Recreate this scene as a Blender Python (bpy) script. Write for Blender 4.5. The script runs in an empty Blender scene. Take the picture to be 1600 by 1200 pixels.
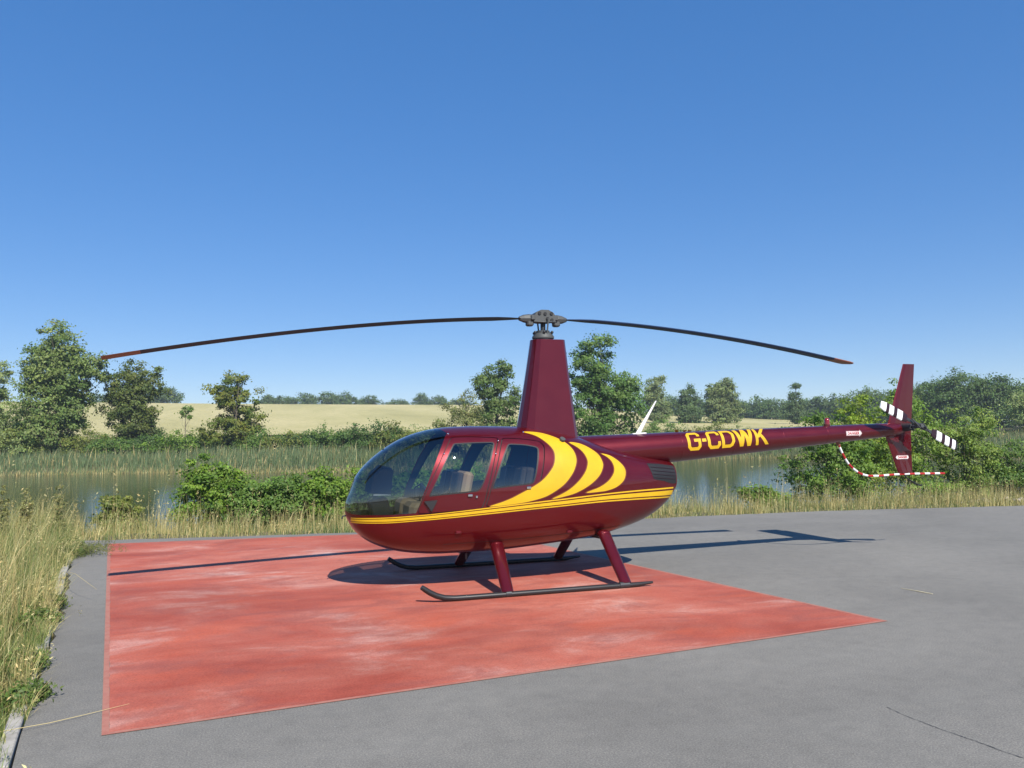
import bpy, math, random
import numpy as np
from mathutils import Matrix, Vector
from mathutils.geometry import delaunay_2d_cdt

scene = bpy.context.scene
COL = scene.collection
R = math.radians

# ------------------------------------------------------------------ camera
CAM = (-3.4406, -9.6277, 1.7579)
YAW, PITCH, ROLL = R(17.88), R(3.66), R(-0.77)
f = Vector((math.sin(YAW)*math.cos(PITCH), math.cos(YAW)*math.cos(PITCH), math.sin(PITCH)))
r0 = Vector((math.cos(YAW), -math.sin(YAW), 0)); u0 = r0.cross(f)
r1 = r0*math.cos(ROLL)+u0*math.sin(ROLL); u1 = -r0*math.sin(ROLL)+u0*math.cos(ROLL)
cam_data = bpy.data.cameras.new('camera'); cam = bpy.data.objects.new('camera', cam_data); COL.objects.link(cam)
cam.matrix_world = Matrix(((r1.x, u1.x, -f.x, CAM[0]), (r1.y, u1.y, -f.y, CAM[1]), (r1.z, u1.z, -f.z, CAM[2]), (0, 0, 0, 1)))
cam_data.sensor_width = 36; cam_data.lens = 36*1264/1600; cam_data.clip_start = .05; cam_data.clip_end = 9000
scene.camera = cam

# ------------------------------------------------------------------ sky, sun, exposure
SUN = Vector((.114, -1.016, 1.0)).normalized()
world = bpy.data.worlds.new('World'); scene.world = world; world.use_nodes = True
wn = world.node_tree; wn.nodes.clear()
sky = wn.nodes.new('ShaderNodeTexSky'); sky.sky_type = 'NISHITA'; sky.sun_disc = False
sky.sun_elevation = math.asin(SUN.z); sky.sun_rotation = math.atan2(SUN.x, SUN.y)
sky.altitude = 0; sky.air_density = .7; sky.dust_density = 0; sky.ozone_density = 4
bg = wn.nodes.new('ShaderNodeBackground'); bg.inputs[1].default_value = .148
wo = wn.nodes.new('ShaderNodeOutputWorld')
gm = wn.nodes.new('ShaderNodeGamma'); gm.inputs[1].default_value = .48      # the whole sky graded evenly to the photograph's film curve
hsv = wn.nodes.new('ShaderNodeHueSaturation'); hsv.inputs['Saturation'].default_value = 1.86; hsv.inputs['Hue'].default_value = .513; hsv.inputs['Value'].default_value = 1.3
wn.links.new(sky.outputs[0], gm.inputs[0]); wn.links.new(gm.outputs[0], hsv.inputs['Color']); wn.links.new(hsv.outputs[0], bg.inputs[0]); wn.links.new(bg.outputs[0], wo.inputs[0])
sl = bpy.data.lights.new('sun', 'SUN'); sl.energy = 3.7; sl.angle = R(.5); sl.color = (1, .95, .87)
so = bpy.data.objects.new('sun', sl); COL.objects.link(so); so.rotation_euler = SUN.to_track_quat('Z', 'Y').to_euler()
scene.view_settings.view_transform = 'Standard'; scene.view_settings.look = 'None'
scene.view_settings.exposure = .85; scene.view_settings.gamma = 1; scene.view_settings.use_curve_mapping = False

# ------------------------------------------------------------------ helpers
rng = np.random.default_rng(7)

def mat(name, color=(.5, .5, .5), rough=.5, metal=0, coat=0, spec=.5, build=None):
    m = bpy.data.materials.new(name); m.use_nodes = True
    nt = m.node_tree; b = nt.nodes['Principled BSDF']
    b.inputs['Base Color'].default_value = (*color, 1); b.inputs['Roughness'].default_value = rough
    b.inputs['Metallic'].default_value = metal; b.inputs['Coat Weight'].default_value = coat
    b.inputs['Coat Roughness'].default_value = .04; b.inputs['Specular IOR Level'].default_value = spec
    if build: build(nt, b)
    return m

def nd(nt, t, **kw):
    n = nt.nodes.new(t)
    for k, v in kw.items():
        if k.startswith('i_'):
            key = k[2:]; key = int(key) if key.isdigit() else key
            n.inputs[key].default_value = v
        else: setattr(n, k, v)
    return n

def noise(nt, vec, scale, detail=4, rough=.55, dist=0):
    n = nd(nt, 'ShaderNodeTexNoise', i_Scale=scale, i_Detail=detail, i_Roughness=rough, i_Distortion=dist)
    nt.links.new(vec, n.inputs['Vector']); return n.outputs['Fac']

def ramp(nt, fac, stops):
    n = nt.nodes.new('ShaderNodeValToRGB'); e = n.color_ramp.elements
    while len(e) < len(stops): e.new(.5)
    for k, (p, c) in zip(e, stops):
        k.position = p; k.color = (*c, 1) if len(c) == 3 else c
    nt.links.new(fac, n.inputs[0]); return n.outputs[0]

def mixc(nt, fac, a, b, mode='MIX'):
    n = nt.nodes.new('ShaderNodeMix'); n.data_type = 'RGBA'; n.blend_type = mode
    for sock, v in ((n.inputs['Factor'], fac), (n.inputs['A'], a), (n.inputs['B'], b)):
        if hasattr(v, 'links'): nt.links.new(v, sock)
        elif isinstance(v, (int, float)): sock.default_value = v
        else: sock.default_value = (*v, 1)
    # colour sockets share names with float sockets: set by identifier
    return n.outputs['Result']

def mixrgb(nt, fac, a, b, mode='MIX'):
    n = nt.nodes.new('ShaderNodeMixRGB'); n.blend_type = mode
    for i, v in enumerate((fac, a, b)):
        if hasattr(v, 'is_linked'): nt.links.new(v, n.inputs[i])
        elif i == 0: n.inputs[0].default_value = v
        else: n.inputs[i].default_value = (*v, 1)
    return n.outputs[0]

def bump(nt, b, h, strength=.3, dist=.01):
    n = nd(nt, 'ShaderNodeBump', i_Strength=strength, i_Distance=dist)
    nt.links.new(h, n.inputs['Height']); nt.links.new(n.outputs[0], b.inputs['Normal'])

def texco(nt, scale=(1, 1, 1), rot=(0, 0, 0)):
    t = nt.nodes.new('ShaderNodeTexCoord'); m = nd(nt, 'ShaderNodeMapping')
    m.inputs['Scale'].default_value = scale; m.inputs['Rotation'].default_value = rot
    nt.links.new(t.outputs['Object'], m.inputs[0]); return m.outputs[0]

def obj(name, data, material=None, parent=None):
    o = bpy.data.objects.new(name, data); COL.objects.link(o)
    if material is not None and data is not None and len(data.materials) == 0: data.materials.append(material)
    if parent is not None: o.parent = parent
    return o

def tag(o, label=None, cat=None, group=None, kind=None):
    if label: o['label'] = label
    if cat: o['category'] = cat
    if group: o['group'] = group
    if kind: o['kind'] = kind
    return o

def mesh_np(name, V, F, smooth=False, normals=None, tint=None):
    """V (n,3); F (m,3) or (m,4) int array, or a list of index lists"""
    me = bpy.data.meshes.new(name); V = np.asarray(V, np.float32)
    if isinstance(F, np.ndarray):
        me.vertices.add(len(V)); me.vertices.foreach_set('co', V.ravel())
        k = F.shape[1]; me.loops.add(F.size); me.loops.foreach_set('vertex_index', F.astype(np.int32).ravel())
        me.polygons.add(len(F)); me.polygons.foreach_set('loop_start', np.arange(0, F.size, k, dtype=np.int32))
        me.update(calc_edges=True)
    else:
        me.from_pydata(V.tolist(), [], F); me.update()
    if smooth: me.polygons.foreach_set('use_smooth', np.ones(len(me.polygons), bool))
    if tint is not None:
        a = me.attributes.new('tint', 'FLOAT_COLOR', 'POINT')
        a.data.foreach_set('color', np.hstack([tint, np.ones((len(tint), 1))]).astype(np.float32).ravel())
    if normals is not None:
        me.normals_split_custom_set_from_vertices(np.asarray(normals, float).tolist())
    me.validate(verbose=False) if not smooth else None
    return me

class MB:
    """collects simple shapes into one mesh"""
    def __init__(s): s.v = []; s.f = []; s.sm = []
    def add(s, V, F, smooth=False):
        n = len(s.v); s.v += [tuple(map(float, p)) for p in V]
        s.f += [[i+n for i in q] for q in F]; s.sm += [smooth]*len(F)
    def box(s, c, d, rot=None, bev=0):
        x, y, z = d[0]/2, d[1]/2, d[2]/2; b = bev
        if b <= 0:
            P = [(i*x, j*y, k*z) for i in (-1, 1) for j in (-1, 1) for k in (-1, 1)]
            F = [(0, 1, 3, 2), (4, 6, 7, 5), (0, 4, 5, 1), (2, 3, 7, 6), (0, 2, 6, 4), (1, 5, 7, 3)]
        else:
            ring = [(x, y-b), (x-b, y), (-x+b, y), (-x, y-b), (-x, -y+b), (-x+b, -y), (x-b, -y), (x, -y+b)]
            P = []
            for zz, sc in ((-z, 1), (-z+b, 0), (z-b, 0), (z, 1)):
                for (px, py) in ring: P.append((px-(b*.8*np.sign(px) if sc else 0), py-(b*.8*np.sign(py) if sc else 0), zz))
            F = [list(range(7, -1, -1)), list(range(24, 32))]
            for k in range(3):
                for i in range(8): F.append((k*8+i, k*8+(i+1) % 8, k*8+8+(i+1) % 8, k*8+8+i))
        M = rot if rot is not None else Matrix.Identity(3)
        s.add([M @ Vector(p)+Vector(c) for p in P], F)
    def tube(s, pts, rad, n=10, caps=True, squash=1.0, smooth=True):
        P = np.array(pts, float); m = len(P); rad = np.broadcast_to(np.asarray(rad, float), (m,))
        T = np.gradient(P, axis=0); T /= np.linalg.norm(T, axis=1)[:, None]+1e-12
        up = np.array([0, 0, 1.]) if abs(T[0][2]) < .9 else np.array([1., 0, 0])
        V = []
        for i in range(m):
            a = np.cross(T[i], up); a /= np.linalg.norm(a); b = np.cross(a, T[i]); up = b
            for k in range(n):
                th = 2*math.pi*k/n; V.append(P[i]+rad[i]*(a*math.cos(th)+b*math.sin(th)*squash))
        F = [(i*n+k, i*n+(k+1) % n, (i+1)*n+(k+1) % n, (i+1)*n+k) for i in range(m-1) for k in range(n)]
        s.add(V, F, smooth)
        if caps:
            s.add(V[:n], [list(range(n-1, -1, -1))]); s.add(V[-n:], [list(range(n))])
    def loft(s, rings, caps=True, smooth=False):
        n = len(rings[0]); V = [p for r_ in rings for p in r_]
        F = [(i*n+k, i*n+(k+1) % n, (i+1)*n+(k+1) % n, (i+1)*n+k) for i in range(len(rings)-1) for k in range(n)]
        s.add(V, F, smooth)
        if caps: s.add(rings[0], [list(range(n-1, -1, -1))]); s.add(rings[-1], [list(range(n))])
    def sphere(s, c, r_, n=10, m=7, sc=(1, 1, 1)):
        V = []; F = []
        for i in range(m+1):
            a = -math.pi/2+math.pi*i/m
            for k in range(n):
                b = 2*math.pi*k/n
                V.append((c[0]+r_*sc[0]*math.cos(a)*math.cos(b), c[1]+r_*sc[1]*math.cos(a)*math.sin(b), c[2]+r_*sc[2]*math.sin(a)))
        F = [(i*n+k, i*n+(k+1) % n, (i+1)*n+(k+1) % n, (i+1)*n+k) for i in range(m) for k in range(n)]
        s.add(V, F, True)
    def build(s, name, material, parent=None):
        me = bpy.data.meshes.new(name); me.from_pydata(s.v, [], s.f); me.update()
        me.polygons.foreach_set('use_smooth', s.sm)
        return obj(name, me, material, parent)

def pchip(xs, ys):
    xs = np.array(xs, float); ys = np.array(ys, float); h = np.diff(xs); d = np.diff(ys)/h; m = np.zeros(len(xs))
    for i in range(1, len(xs)-1):
        if d[i-1]*d[i] > 0:
            w1 = 2*h[i]+h[i-1]; w2 = h[i]+2*h[i-1]; m[i] = (w1+w2)/(w1/d[i-1]+w2/d[i])
    m[0] = d[0]; m[-1] = d[-1]
    def fn(x):
        x = np.clip(np.asarray(x, float), xs[0], xs[-1]); i = np.clip(np.searchsorted(xs, x)-1, 0, len(xs)-2); t = (x-xs[i])/h[i]
        return ys[i]*(1+2*t)*(1-t)**2+h[i]*m[i]*t*(1-t)**2+ys[i+1]*t*t*(3-2*t)+h[i]*m[i+1]*t*t*(t-1)
    return fn

def sstep(a, b, x):
    t = np.clip((x-a)/(b-a), 0, 1); return t*t*(3-2*t)

def survey(bearing, dist):
    """ground position at a bearing (degrees clockwise from +Y) and distance from the survey station by the pad"""
    return (CAM[0]+dist*math.sin(R(bearing)), CAM[1]+dist*math.cos(R(bearing)))

# ------------------------------------------------------------------ materials of the setting
def m_ground(nt, b):
    v = texco(nt)
    c = ramp(nt, noise(nt, v, .35, 6), [(.3, (.055, .065, .022)), (.5, (.10, .10, .04)), (.7, (.20, .16, .075))])
    c = mixrgb(nt, noise(nt, v, 9, 4), c, (.12, .10, .05), 'MIX'); nt.links.new(c, b.inputs['Base Color'])
    bump(nt, b, noise(nt, v, 4, 6), .6, .05)
M_GROUND = mat('ground_soil', rough=.95, build=m_ground)

def m_asphalt(nt, b):
    v = texco(nt)
    big = ramp(nt, noise(nt, v, .28, 5, .6, .4), [(.30, (.160, .152, .134)), (.50, (.192, .182, .160)), (.72, (.222, .210, .184))])
    fine = ramp(nt, noise(nt, v, 95, 3, .7), [(.3, (.35, .35, .36)), (.5, (.97, .97, .96)), (.70, (1.9, 1.86, 1.8))])
    c = mixrgb(nt, .62, big, fine, 'MULTIPLY')
    st = texco(nt, (.5, 1.2, 1), (0, 0, R(-8)))
    dust = ramp(nt, noise(nt, st, 1.3, 5, .6), [(.48, (0, 0, 0)), (.75, (1, 1, 1))])
    c2 = mixrgb(nt, dust, c, (.25, .24, .21)); c = mixrgb(nt, .28, c, c2)
    mid = ramp(nt, noise(nt, v, 7, 6, .72), [(.3, (.72, .72, .72)), (.5, (1, 1, 1)), (.72, (1.22, 1.2, 1.17))]); c = mixrgb(nt, .45, c, mid, 'MULTIPLY')
    spk = ramp(nt, noise(nt, v, 42, 2, .6), [(.68, (0, 0, 0)), (.74, (1, 1, 1))]); c = mixrgb(nt, .5, c, mixrgb(nt, spk, c, (.33, .32, .29)))
    blot = ramp(nt, noise(nt, v, 1.7, 4, .6, 1.0), [(.68, (0, 0, 0)), (.76, (1, 1, 1))])
    c3 = mixrgb(nt, blot, c, (.105, .102, .096)); c = mixrgb(nt, .4, c, c3)
    nt.links.new(c, b.inputs['Base Color'])
    bump(nt, b, noise(nt, v, 120, 3, .7), .5, .004)
M_ASPHALT = mat('asphalt_grey', rough=.88, spec=.35, build=m_asphalt)

def m_redpad(nt, b):
    st = texco(nt, (.8, 1.45, 1), (0, 0, R(5))); v = texco(nt)
    c = ramp(nt, noise(nt, st, .75, 8, .68, .5), [(.28, (.31, .070, .044)), (.42, (.41, .095, .058)), (.54, (.44, .130, .086)), (.63, (.49, .225, .175)), (.74, (.55, .35, .295))])
    cl = ramp(nt, noise(nt, texco(nt, (.9, 1.2, 1), (0, 0, R(20))), .42, 3, .55, .8), [(.36, (.78, .66, .62)), (.5, (1, 1, 1)), (.64, (1.14, 1.36, 1.40))]); c = mixrgb(nt, .9, c, cl, 'MULTIPLY')
    blot = ramp(nt, noise(nt, st, 1.5, 5, .6, 1.4), [(.5, (0, 0, 0)), (.66, (1, 1, 1))])
    c = mixrgb(nt, .5, c, mixrgb(nt, blot, c, (.26, .075, .058)))
    org = ramp(nt, noise(nt, st, .9, 3, .5, .6), [(.55, (0, 0, 0)), (.75, (1, 1, 1))])
    c = mixrgb(nt, .55, c, mixrgb(nt, org, c, (.52, .100, .042)))
    spk = ramp(nt, noise(nt, v, 80, 3, .7), [(.3, (.5, .48, .48)), (.5, (1, 1, 1)), (.72, (1.4, 1.42, 1.45))])
    c = mixrgb(nt, .55, c, spk, 'MULTIPLY')
    wear = ramp(nt, noise(nt, v, 26, 4, .75), [(.66, (0, 0, 0)), (.72, (1, 1, 1))])
    c = mixrgb(nt, .35, c, mixrgb(nt, wear, c, (.17, .13, .12)))
    nt.links.new(c, b.inputs['Base Color']); bump(nt, b, noise(nt, v, 120, 3, .7), .4, .003)
M_RED = mat('faded_red_paint', rough=.8, spec=.35, build=m_redpad)

def m_border(nt, b):
    v = texco(nt)
    c = ramp(nt, noise(nt, v, 6, 5, .7), [(.35, (.34, .11, .075)), (.55, (.40, .17, .12)), (.7, (.36, .13, .095))])
    nt.links.new(c, b.inputs['Base Color'])
M_BORDER = mat('orange_border_paint', rough=.8, build=m_border)

def m_conc(nt, b):
    v = texco(nt)
    c = ramp(nt, noise(nt, v, 14, 6, .7), [(.3, (.25, .23, .19)), (.6, (.42, .39, .34)), (.75, (.33, .31, .25))])
    nt.links.new(c, b.inputs['Base Color']); bump(nt, b, noise(nt, v, 40, 4), .5, .006)
M_CONC = mat('weathered_concrete', rough=.9, build=m_conc)
M_CRACK = mat('crack_tar', (.06, .06, .06), .8)

def m_wheat(nt, b):
    v = texco(nt, (1, .25, 1)); v2 = texco(nt)
    c = ramp(nt, noise(nt, v, .035, 7, .65, .5), [(.3, (.35, .32, .12)), (.45, (.47, .42, .175)), (.6, (.57, .495, .235)), (.75, (.42, .39, .15))])
    c = mixrgb(nt, .45, c, ramp(nt, noise(nt, v2, 1.1, 5, .8), [(.3, (.45, .46, .40)), (.6, (1.15, 1.12, 1.1))]), 'MULTIPLY')
    nt.links.new(c, b.inputs['Base Color']); bump(nt, b, noise(nt, v2, 2.2, 5, .8), .8, .3)
M_WHEAT = mat('ripe_wheat', rough=.9, build=m_wheat)

def m_water(nt, b):
    v = texco(nt, (1, 1.6, 1))
    b.inputs['Base Color'].default_value = (.022, .030, .014, 1); b.inputs['IOR'].default_value = 1.333
    h = noise(nt, v, 1.6, 3, .5); h2 = noise(nt, v, 7.0, 3, .5)
    m = nd(nt, 'ShaderNodeMath', operation='MULTIPLY_ADD', i_1=.35); nt.links.new(h2, m.inputs[0]); nt.links.new(h, m.inputs[2])
    bump(nt, b, m.outputs[0], .11, .1)
M_WATER = mat('pond_water', rough=.03, build=m_water)

def m_leaf(trans):
    def fn(nt, b):
        a = nd(nt, 'ShaderNodeAttribute', attribute_name='tint'); nt.links.new(a.outputs['Color'], b.inputs['Base Color'])
        t = nt.nodes.new('ShaderNodeBsdfTranslucent'); g = mixrgb(nt, 1, a.outputs['Color'], (1.25, 1.35, .55), 'MULTIPLY')
        nt.links.new(g, t.inputs[0]); mx = nd(nt, 'ShaderNodeMixShader'); mx.inputs[0].default_value = trans
        out = nt.nodes['Material Output']; nt.links.new(b.outputs[0], mx.inputs[1]); nt.links.new(t.outputs[0], mx.inputs[2]); nt.links.new(mx.outputs[0], out.inputs[0])
    return fn
M_LEAF = mat('foliage', rough=.55, spec=.35, build=m_leaf(.34))
M_GRASS = mat('grass_blades', rough=.65, spec=.3, build=m_leaf(.22))
def m_bark(nt, b):
    v = texco(nt, (6, 6, 1.2))
    c = ramp(nt, noise(nt, v, 2, 5), [(.3, (.055, .045, .032)), (.7, (.17, .145, .11))]); nt.links.new(c, b.inputs['Base Color'])
M_BARK = mat('bark', rough=.9, build=m_bark)
M_STONE = mat('pale_stones', (.42, .36, .32), .9)

# ------------------------------------------------------------------ terrain
KERB = [(-6.72, 9.2), (-6.32, 6.54), (-5.82, 2.99), (-5.39, .33), (-4.92, -2.85), (-4.66, -4.51), (-3.2, -14), (-1.0, -30)]
EDGE = [(-6.32, 6.54), (-4.0, 6.1), (-1.53, 5.73), (1.8, 5.72), (5.14, 5.68), (8.86, 5.46), (13.47, 4.6), (20, 3.2), (45, -4)]
kerb_x = lambda y: np.interp(y, [p[1] for p in KERB[::-1]], [p[0] for p in KERB[::-1]])
edge_y = lambda x: np.interp(x, [p[0] for p in EDGE], [p[1] for p in EDGE])
WATER_Z = -.85
rf = pchip([-60, -14.5, -11, -7.5, .3, 7, 20, 31, 35, 50, 90], [80, 75.5, 74, 72.5, 66, 63, 74, 84, 85.5, 89, 95])
crest = pchip([-60, -15, 10, 19, 27, 39.5, 46, 90], [.036, .039, .036, .033, .0225, .009, .003, .003])
def shore_near(x): return np.interp(x, [-60, -25, -12, -6, 0, 8, 14, 22, 60], [6, 12, 14, 13.5, 13, 12.5, 12.3, 11.5, 0])
def height(x, y):
    x = np.asarray(x, float); y = np.asarray(y, float); dx = x-CAM[0]; dy = y-CAM[1]; r_ = np.hypot(dx, dy); b = np.degrees(np.arctan2(dx, dy))
    pond = sstep(-62, -48, b)*(1-sstep(76, 90, b))
    ed = edge_y(np.maximum(x, -6.3)); sn = shore_near(x)
    near = -.06-1.35*sstep(0, 1, (y-ed-.6)/(sn+1.2-ed))
    near = near+.05*np.sin(x*1.7+y*.6)*np.cos(y*1.3-x*.4)*sstep(ed+.2, ed+1.2, y)
    rfv = rf(b); t = r_-rfv
    far = -1.5+1.2*sstep(-2.5, 2.5, t)+.7*sstep(1, 9, t)+.9*sstep(6, 26, t)
    zc = 1.76+crest(b)*260
    hill = (zc-.5)*np.clip((r_-86)/174, 0, 1)**1.12
    hill = np.where(r_ > 260, hill-np.minimum((r_-260)*.018, 14)-sstep(260, 300, r_)*.6, hill)
    far = far+hill+.25*np.sin(x*.11)*np.sin(y*.09)*sstep(10, 40, t)*(1-sstep(80, 140, r_))
    z = np.where(t > -6, np.maximum(far, near), near)
    z = np.where((t <= -6) & (y > sn+1.2), -1.41, z)
    flat = -.06+0*x
    return z*pond+flat*(1-pond)

rad = np.concatenate([np.arange(.6, 14, .45), np.arange(14, 30, .55), np.arange(30, 60, 2.2), np.arange(60, 104, .8), np.arange(104, 250, 4), np.arange(250, 300, 3), np.geomspace(305, 900, 14)])
az = np.concatenate([np.arange(-32, 62, .34), np.arange(62, 328, 2.5)])
RR, AA = np.meshgrid(rad, az, indexing='ij')
X = CAM[0]+RR*np.sin(np.radians(AA)); Y = CAM[1]+RR*np.cos(np.radians(AA)); Z = height(X, Y)
na, nr = len(az), len(rad)
V = np.stack([X, Y, Z], -1).reshape(-1, 3); i, j = np.meshgrid(np.arange(nr-1), np.arange(na), indexing='ij'); j2 = (j+1) % na
F = np.stack([i*na+j, (i+1)*na+j, (i+1)*na+j2, i*na+j2], -1).reshape(-1, 4)
V = np.vstack([V, [[CAM[0], CAM[1], -.06]]]); c0 = len(V)-1
me = mesh_np('ground', V, F, True)
tag(obj('ground', me, M_GROUND), 'soil and rough grass around pad and pond', kind='structure')
cap = mesh_np('ground_cap', V[list(range(na))+[c0]], np.array([[na, (k+1) % na, k] for k in range(na)]))
# the middle fan is wholly under the asphalt and is not needed

# wheat field lying on the hill
b_ = np.arange(-24, 47.5, .5); r_ = np.concatenate([np.arange(99, 250, 3.0), np.arange(250, 278, 1.5)])
RR, AA = np.meshgrid(r_, b_, indexing='ij')
RR = RR+np.where(RR < 101, 3*np.sin(AA*.7), 0)
X = CAM[0]+RR*np.sin(np.radians(AA)); Y = CAM[1]+RR*np.cos(np.radians(AA)); Z = height(X, Y)+.22
i, j = np.meshgrid(np.arange(len(r_)-1), np.arange(len(b_)-1), indexing='ij'); nb = len(b_)
F = np.stack([i*nb+j, (i+1)*nb+j, (i+1)*nb+j+1, i*nb+j+1], -1).reshape(-1, 4)
tag(obj('wheat_field', mesh_np('wheat_field', np.stack([X, Y, Z], -1).reshape(-1, 3), F, True), M_WHEAT), 'pale ripe wheat field rising on the hill', kind='structure')

# pond
W = MB(); W.add([(-120, 3, WATER_Z), (140, -12, WATER_Z), (140, 110, WATER_Z), (-120, 110, WATER_Z)], [(0, 1, 2, 3)])
tag(W.build('pond', M_WATER), 'still pond reflecting bank and sky', kind='structure')

# asphalt apron: closed slab
top = [(x, y) for x, y in KERB[1:]]+[(45, -30)]+[(x, y) for x, y in EDGE[:0:-1]]
def ragged(poly, step=.25, amp=.03):
    out = []
    for k in range(len(poly)):
        a, b2 = np.array(poly[k]), np.array(poly[(k+1) % len(poly)]); L = np.linalg.norm(b2-a); n = max(1, int(L/step)) if L < 25 else 1
        nrm = np.array([b2[1]-a[1], a[0]-b2[0]])/L
        for t in range(n):
            out.append(a+(b2-a)*t/n+nrm*rng.normal(0, amp)*(1 if t else 0))
    return out
pl = ragged(top); A = MB(); n = len(pl)
A.add([(x, y, 0) for x, y in pl], [list(range(n))]); A.add([(x, y, 0) for x, y in pl]+[(x, y, -.12) for x, y in pl], [(k, k+n, (k+1) % n+n, (k+1) % n) for k in range(n)])
apron = tag(A.build('asphalt_pavement', M_ASPHALT), 'worn grey asphalt apron under the helicopter', kind='structure')
# crack and patch seam in the asphalt
def strip(pts, w, z):
    P = np.array(pts); T = np.gradient(P, axis=0); T /= np.linalg.norm(T, axis=1)[:, None]; N = np.stack([-T[:, 1], T[:, 0]], -1)
    w = np.broadcast_to(w, (len(P),)); L = P+N*w[:, None]/2; Rr = P-N*w[:, None]/2; m = len(P)
    return [(*p, z) for p in L]+[(*p, z) for p in Rr], [(k, k+m, k+1+m, k+1) for k in range(m-1)]
def wander(a, b2, n, amp):
    t = np.linspace(0, 1, n)[:, None]; P = np.array(a)*(1-t)+np.array(b2)*t; d = np.array(b2)-np.array(a); d = np.array([-d[1], d[0]])/np.linalg.norm(d)
    return P+d*(np.cumsum(rng.normal(0, amp, n))[:, None]*np.sin(np.pi*t))
for a, b2, w, amp in (((.424, -5.33), (.45, -5.86), .004, .004), ((.45, -5.86), (.50, -6.23), .006, .004)):
    C = MB(); C.add(*strip(wander(a, b2, 26, amp), w*(.5+rng.random(26)), .003)); C.build('crack', M_CRACK, apron)

# red landing square and its border line
PAD = [(-5.77, 5.84), (-4.28, -4.15), (2.17, -3.45), (.58, 5.2)]
def pad_ring(inset):
    c = np.mean(PAD, axis=0); out = []
    for k in range(4):
        p = np.array(PAD[k]); a = np.array(PAD[k-1])-p; b2 = np.array(PAD[(k+1) % 4])-p
        a /= np.linalg.norm(a); b2 /= np.linalg.norm(b2); s = abs(a[0]*b2[1]-a[1]*b2[0]); out.append(p+(a+b2)*inset/s)
    return out
P0, P1, P2 = pad_ring(0), pad_ring(.04), pad_ring(.12)
A = MB(); A.add([(*p, .004) for p in ragged([tuple(p) for p in P1], .12, .003)], [list(range(len(ragged([tuple(p) for p in P1], .12, 0))))])
pad = tag(A.build('landing_square', M_RED), 'faded red painted landing square on the asphalt', kind='structure')
Bm = MB()
Bm.add([(*p, .0045) for p in P0]+[(*p, .0045) for p in P1], [(k, (k+1) % 4, 4+(k+1) % 4, 4+k) for k in range(4)])
Bm.build('border_line', M_BORDER, pad)

# kerb stones along the left edge
kerb = tag(obj('kerb', None), 'weathered concrete edging stones along grass', kind='structure')
ys = 6.45; K = MB(); K.box((0, 0, 0), (.085, .97, .2), bev=.008)
k0 = K.build('kerb_stone', M_CONC, kerb); first = True
while ys > -8:
    y0 = ys-.5; x0 = float(kerb_x(y0))-.055; dx = float(kerb_x(y0+.5)-kerb_x(y0-.5))
    o = k0 if first else k0.copy()
    if not first: COL.objects.link(o)
    first = False
    o.location = (x0+rng.normal(0, .006), y0, -.075+rng.normal(0, .006)); o.rotation_euler = (rng.normal(0, .006), rng.normal(0, .03), math.atan2(-dx, 1)+rng.normal(0, .008)); ys -= 1.0

# ------------------------------------------------------------------ helicopter surface
XN, XE = -2.40, 1.80
def Q(x): return np.sqrt(np.maximum(np.asarray(x, float)-XN, 0))
def prof(p): return pchip([float(Q(a)) for a, _ in p], [b for _, b in p])
ZT = prof([(-2.40, .95), (-2.36, 1.10), (-2.28, 1.30), (-2.13, 1.475), (-1.94, 1.625), (-1.75, 1.735), (-1.555, 1.808), (-1.36, 1.852), (-1.16, 1.874), (-.84, 1.882), (-.34, 1.872), (0, 1.84), (.4, 1.76), (.8, 1.635), (1.2, 1.53), (1.5, 1.46), (1.80, 1.40)])
ZB = prof([(-2.40, .93), (-2.36, .79), (-2.29, .68), (-2.18, .58), (-2.03, .50), (-1.81, .43), (-1.58, .395), (-1.27, .375), (-.72, .378), (0, .42), (.7, .49), (1.0, .55), (1.3, .635), (1.52, .735), (1.66, .83), (1.75, .92), (1.80, 1.0)])
WW = prof([(-2.40, 0), (-2.36, .13), (-2.28, .25), (-2.13, .37), (-1.94, .465), (-1.7, .545), (-1.4, .61), (-1.1, .635), (-.6, .64), (0, .625), (.5, .57), (1.0, .48), (1.4, .40), (1.80, .27)])
ZW = prof([(-2.40, .94), (-2.28, .95), (-1.9, .98), (-1.4, 1.02), (0, 1.05), (.8, 1.08), (1.3, 1.12), (1.80, 1.18)])
NU, NL = 2.35, 2.8
def S0(q, t):
    ph = -np.pi/2+np.pi*np.asarray(t, float); c = np.cos(ph); s = np.sin(ph); up = s > 0; n = np.where(up, NU, NL)
    rr = (np.abs(c)**n+np.abs(s)**n)**(-1/n); h = np.where(up, ZT(q)-ZW(q), ZW(q)-ZB(q))
    return np.stack([XN+q*q, -WW(q)*rr*c, ZW(q)+h*rr*s], -1)
def SN(q, t):
    q = np.maximum(np.asarray(q, float), .012); e = 1e-3
    a = S0(q+e, t)-S0(np.maximum(q-e, .002), t); b = S0(q, t+e)-S0(q, t-e)
    n = np.cross(a, b); n /= np.linalg.norm(n, axis=-1)[..., None]+1e-12
    p = S0(q, t); c = np.stack([p[..., 0]*0, 0*p[..., 0], ZW(q)], -1); c[..., 0] = p[..., 0]+.05
    return n*np.sign((n*(p-c)).sum(-1))[..., None]
def qt(x, z):
    q = Q(x); up = z > ZW(q); h = np.where(up, ZT(q)-ZW(q), ZW(q)-ZB(q)); n = np.where(up, NU, NL)
    v = np.clip((z-ZW(q))/h, -1, 1); c = (1-np.abs(v)**n)**(1/n)
    return (float(q), float((np.arctan2(v, c)+np.pi/2)/np.pi))
def poly_qt(pts): return [qt(x, z) for x, z in pts]
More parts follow.
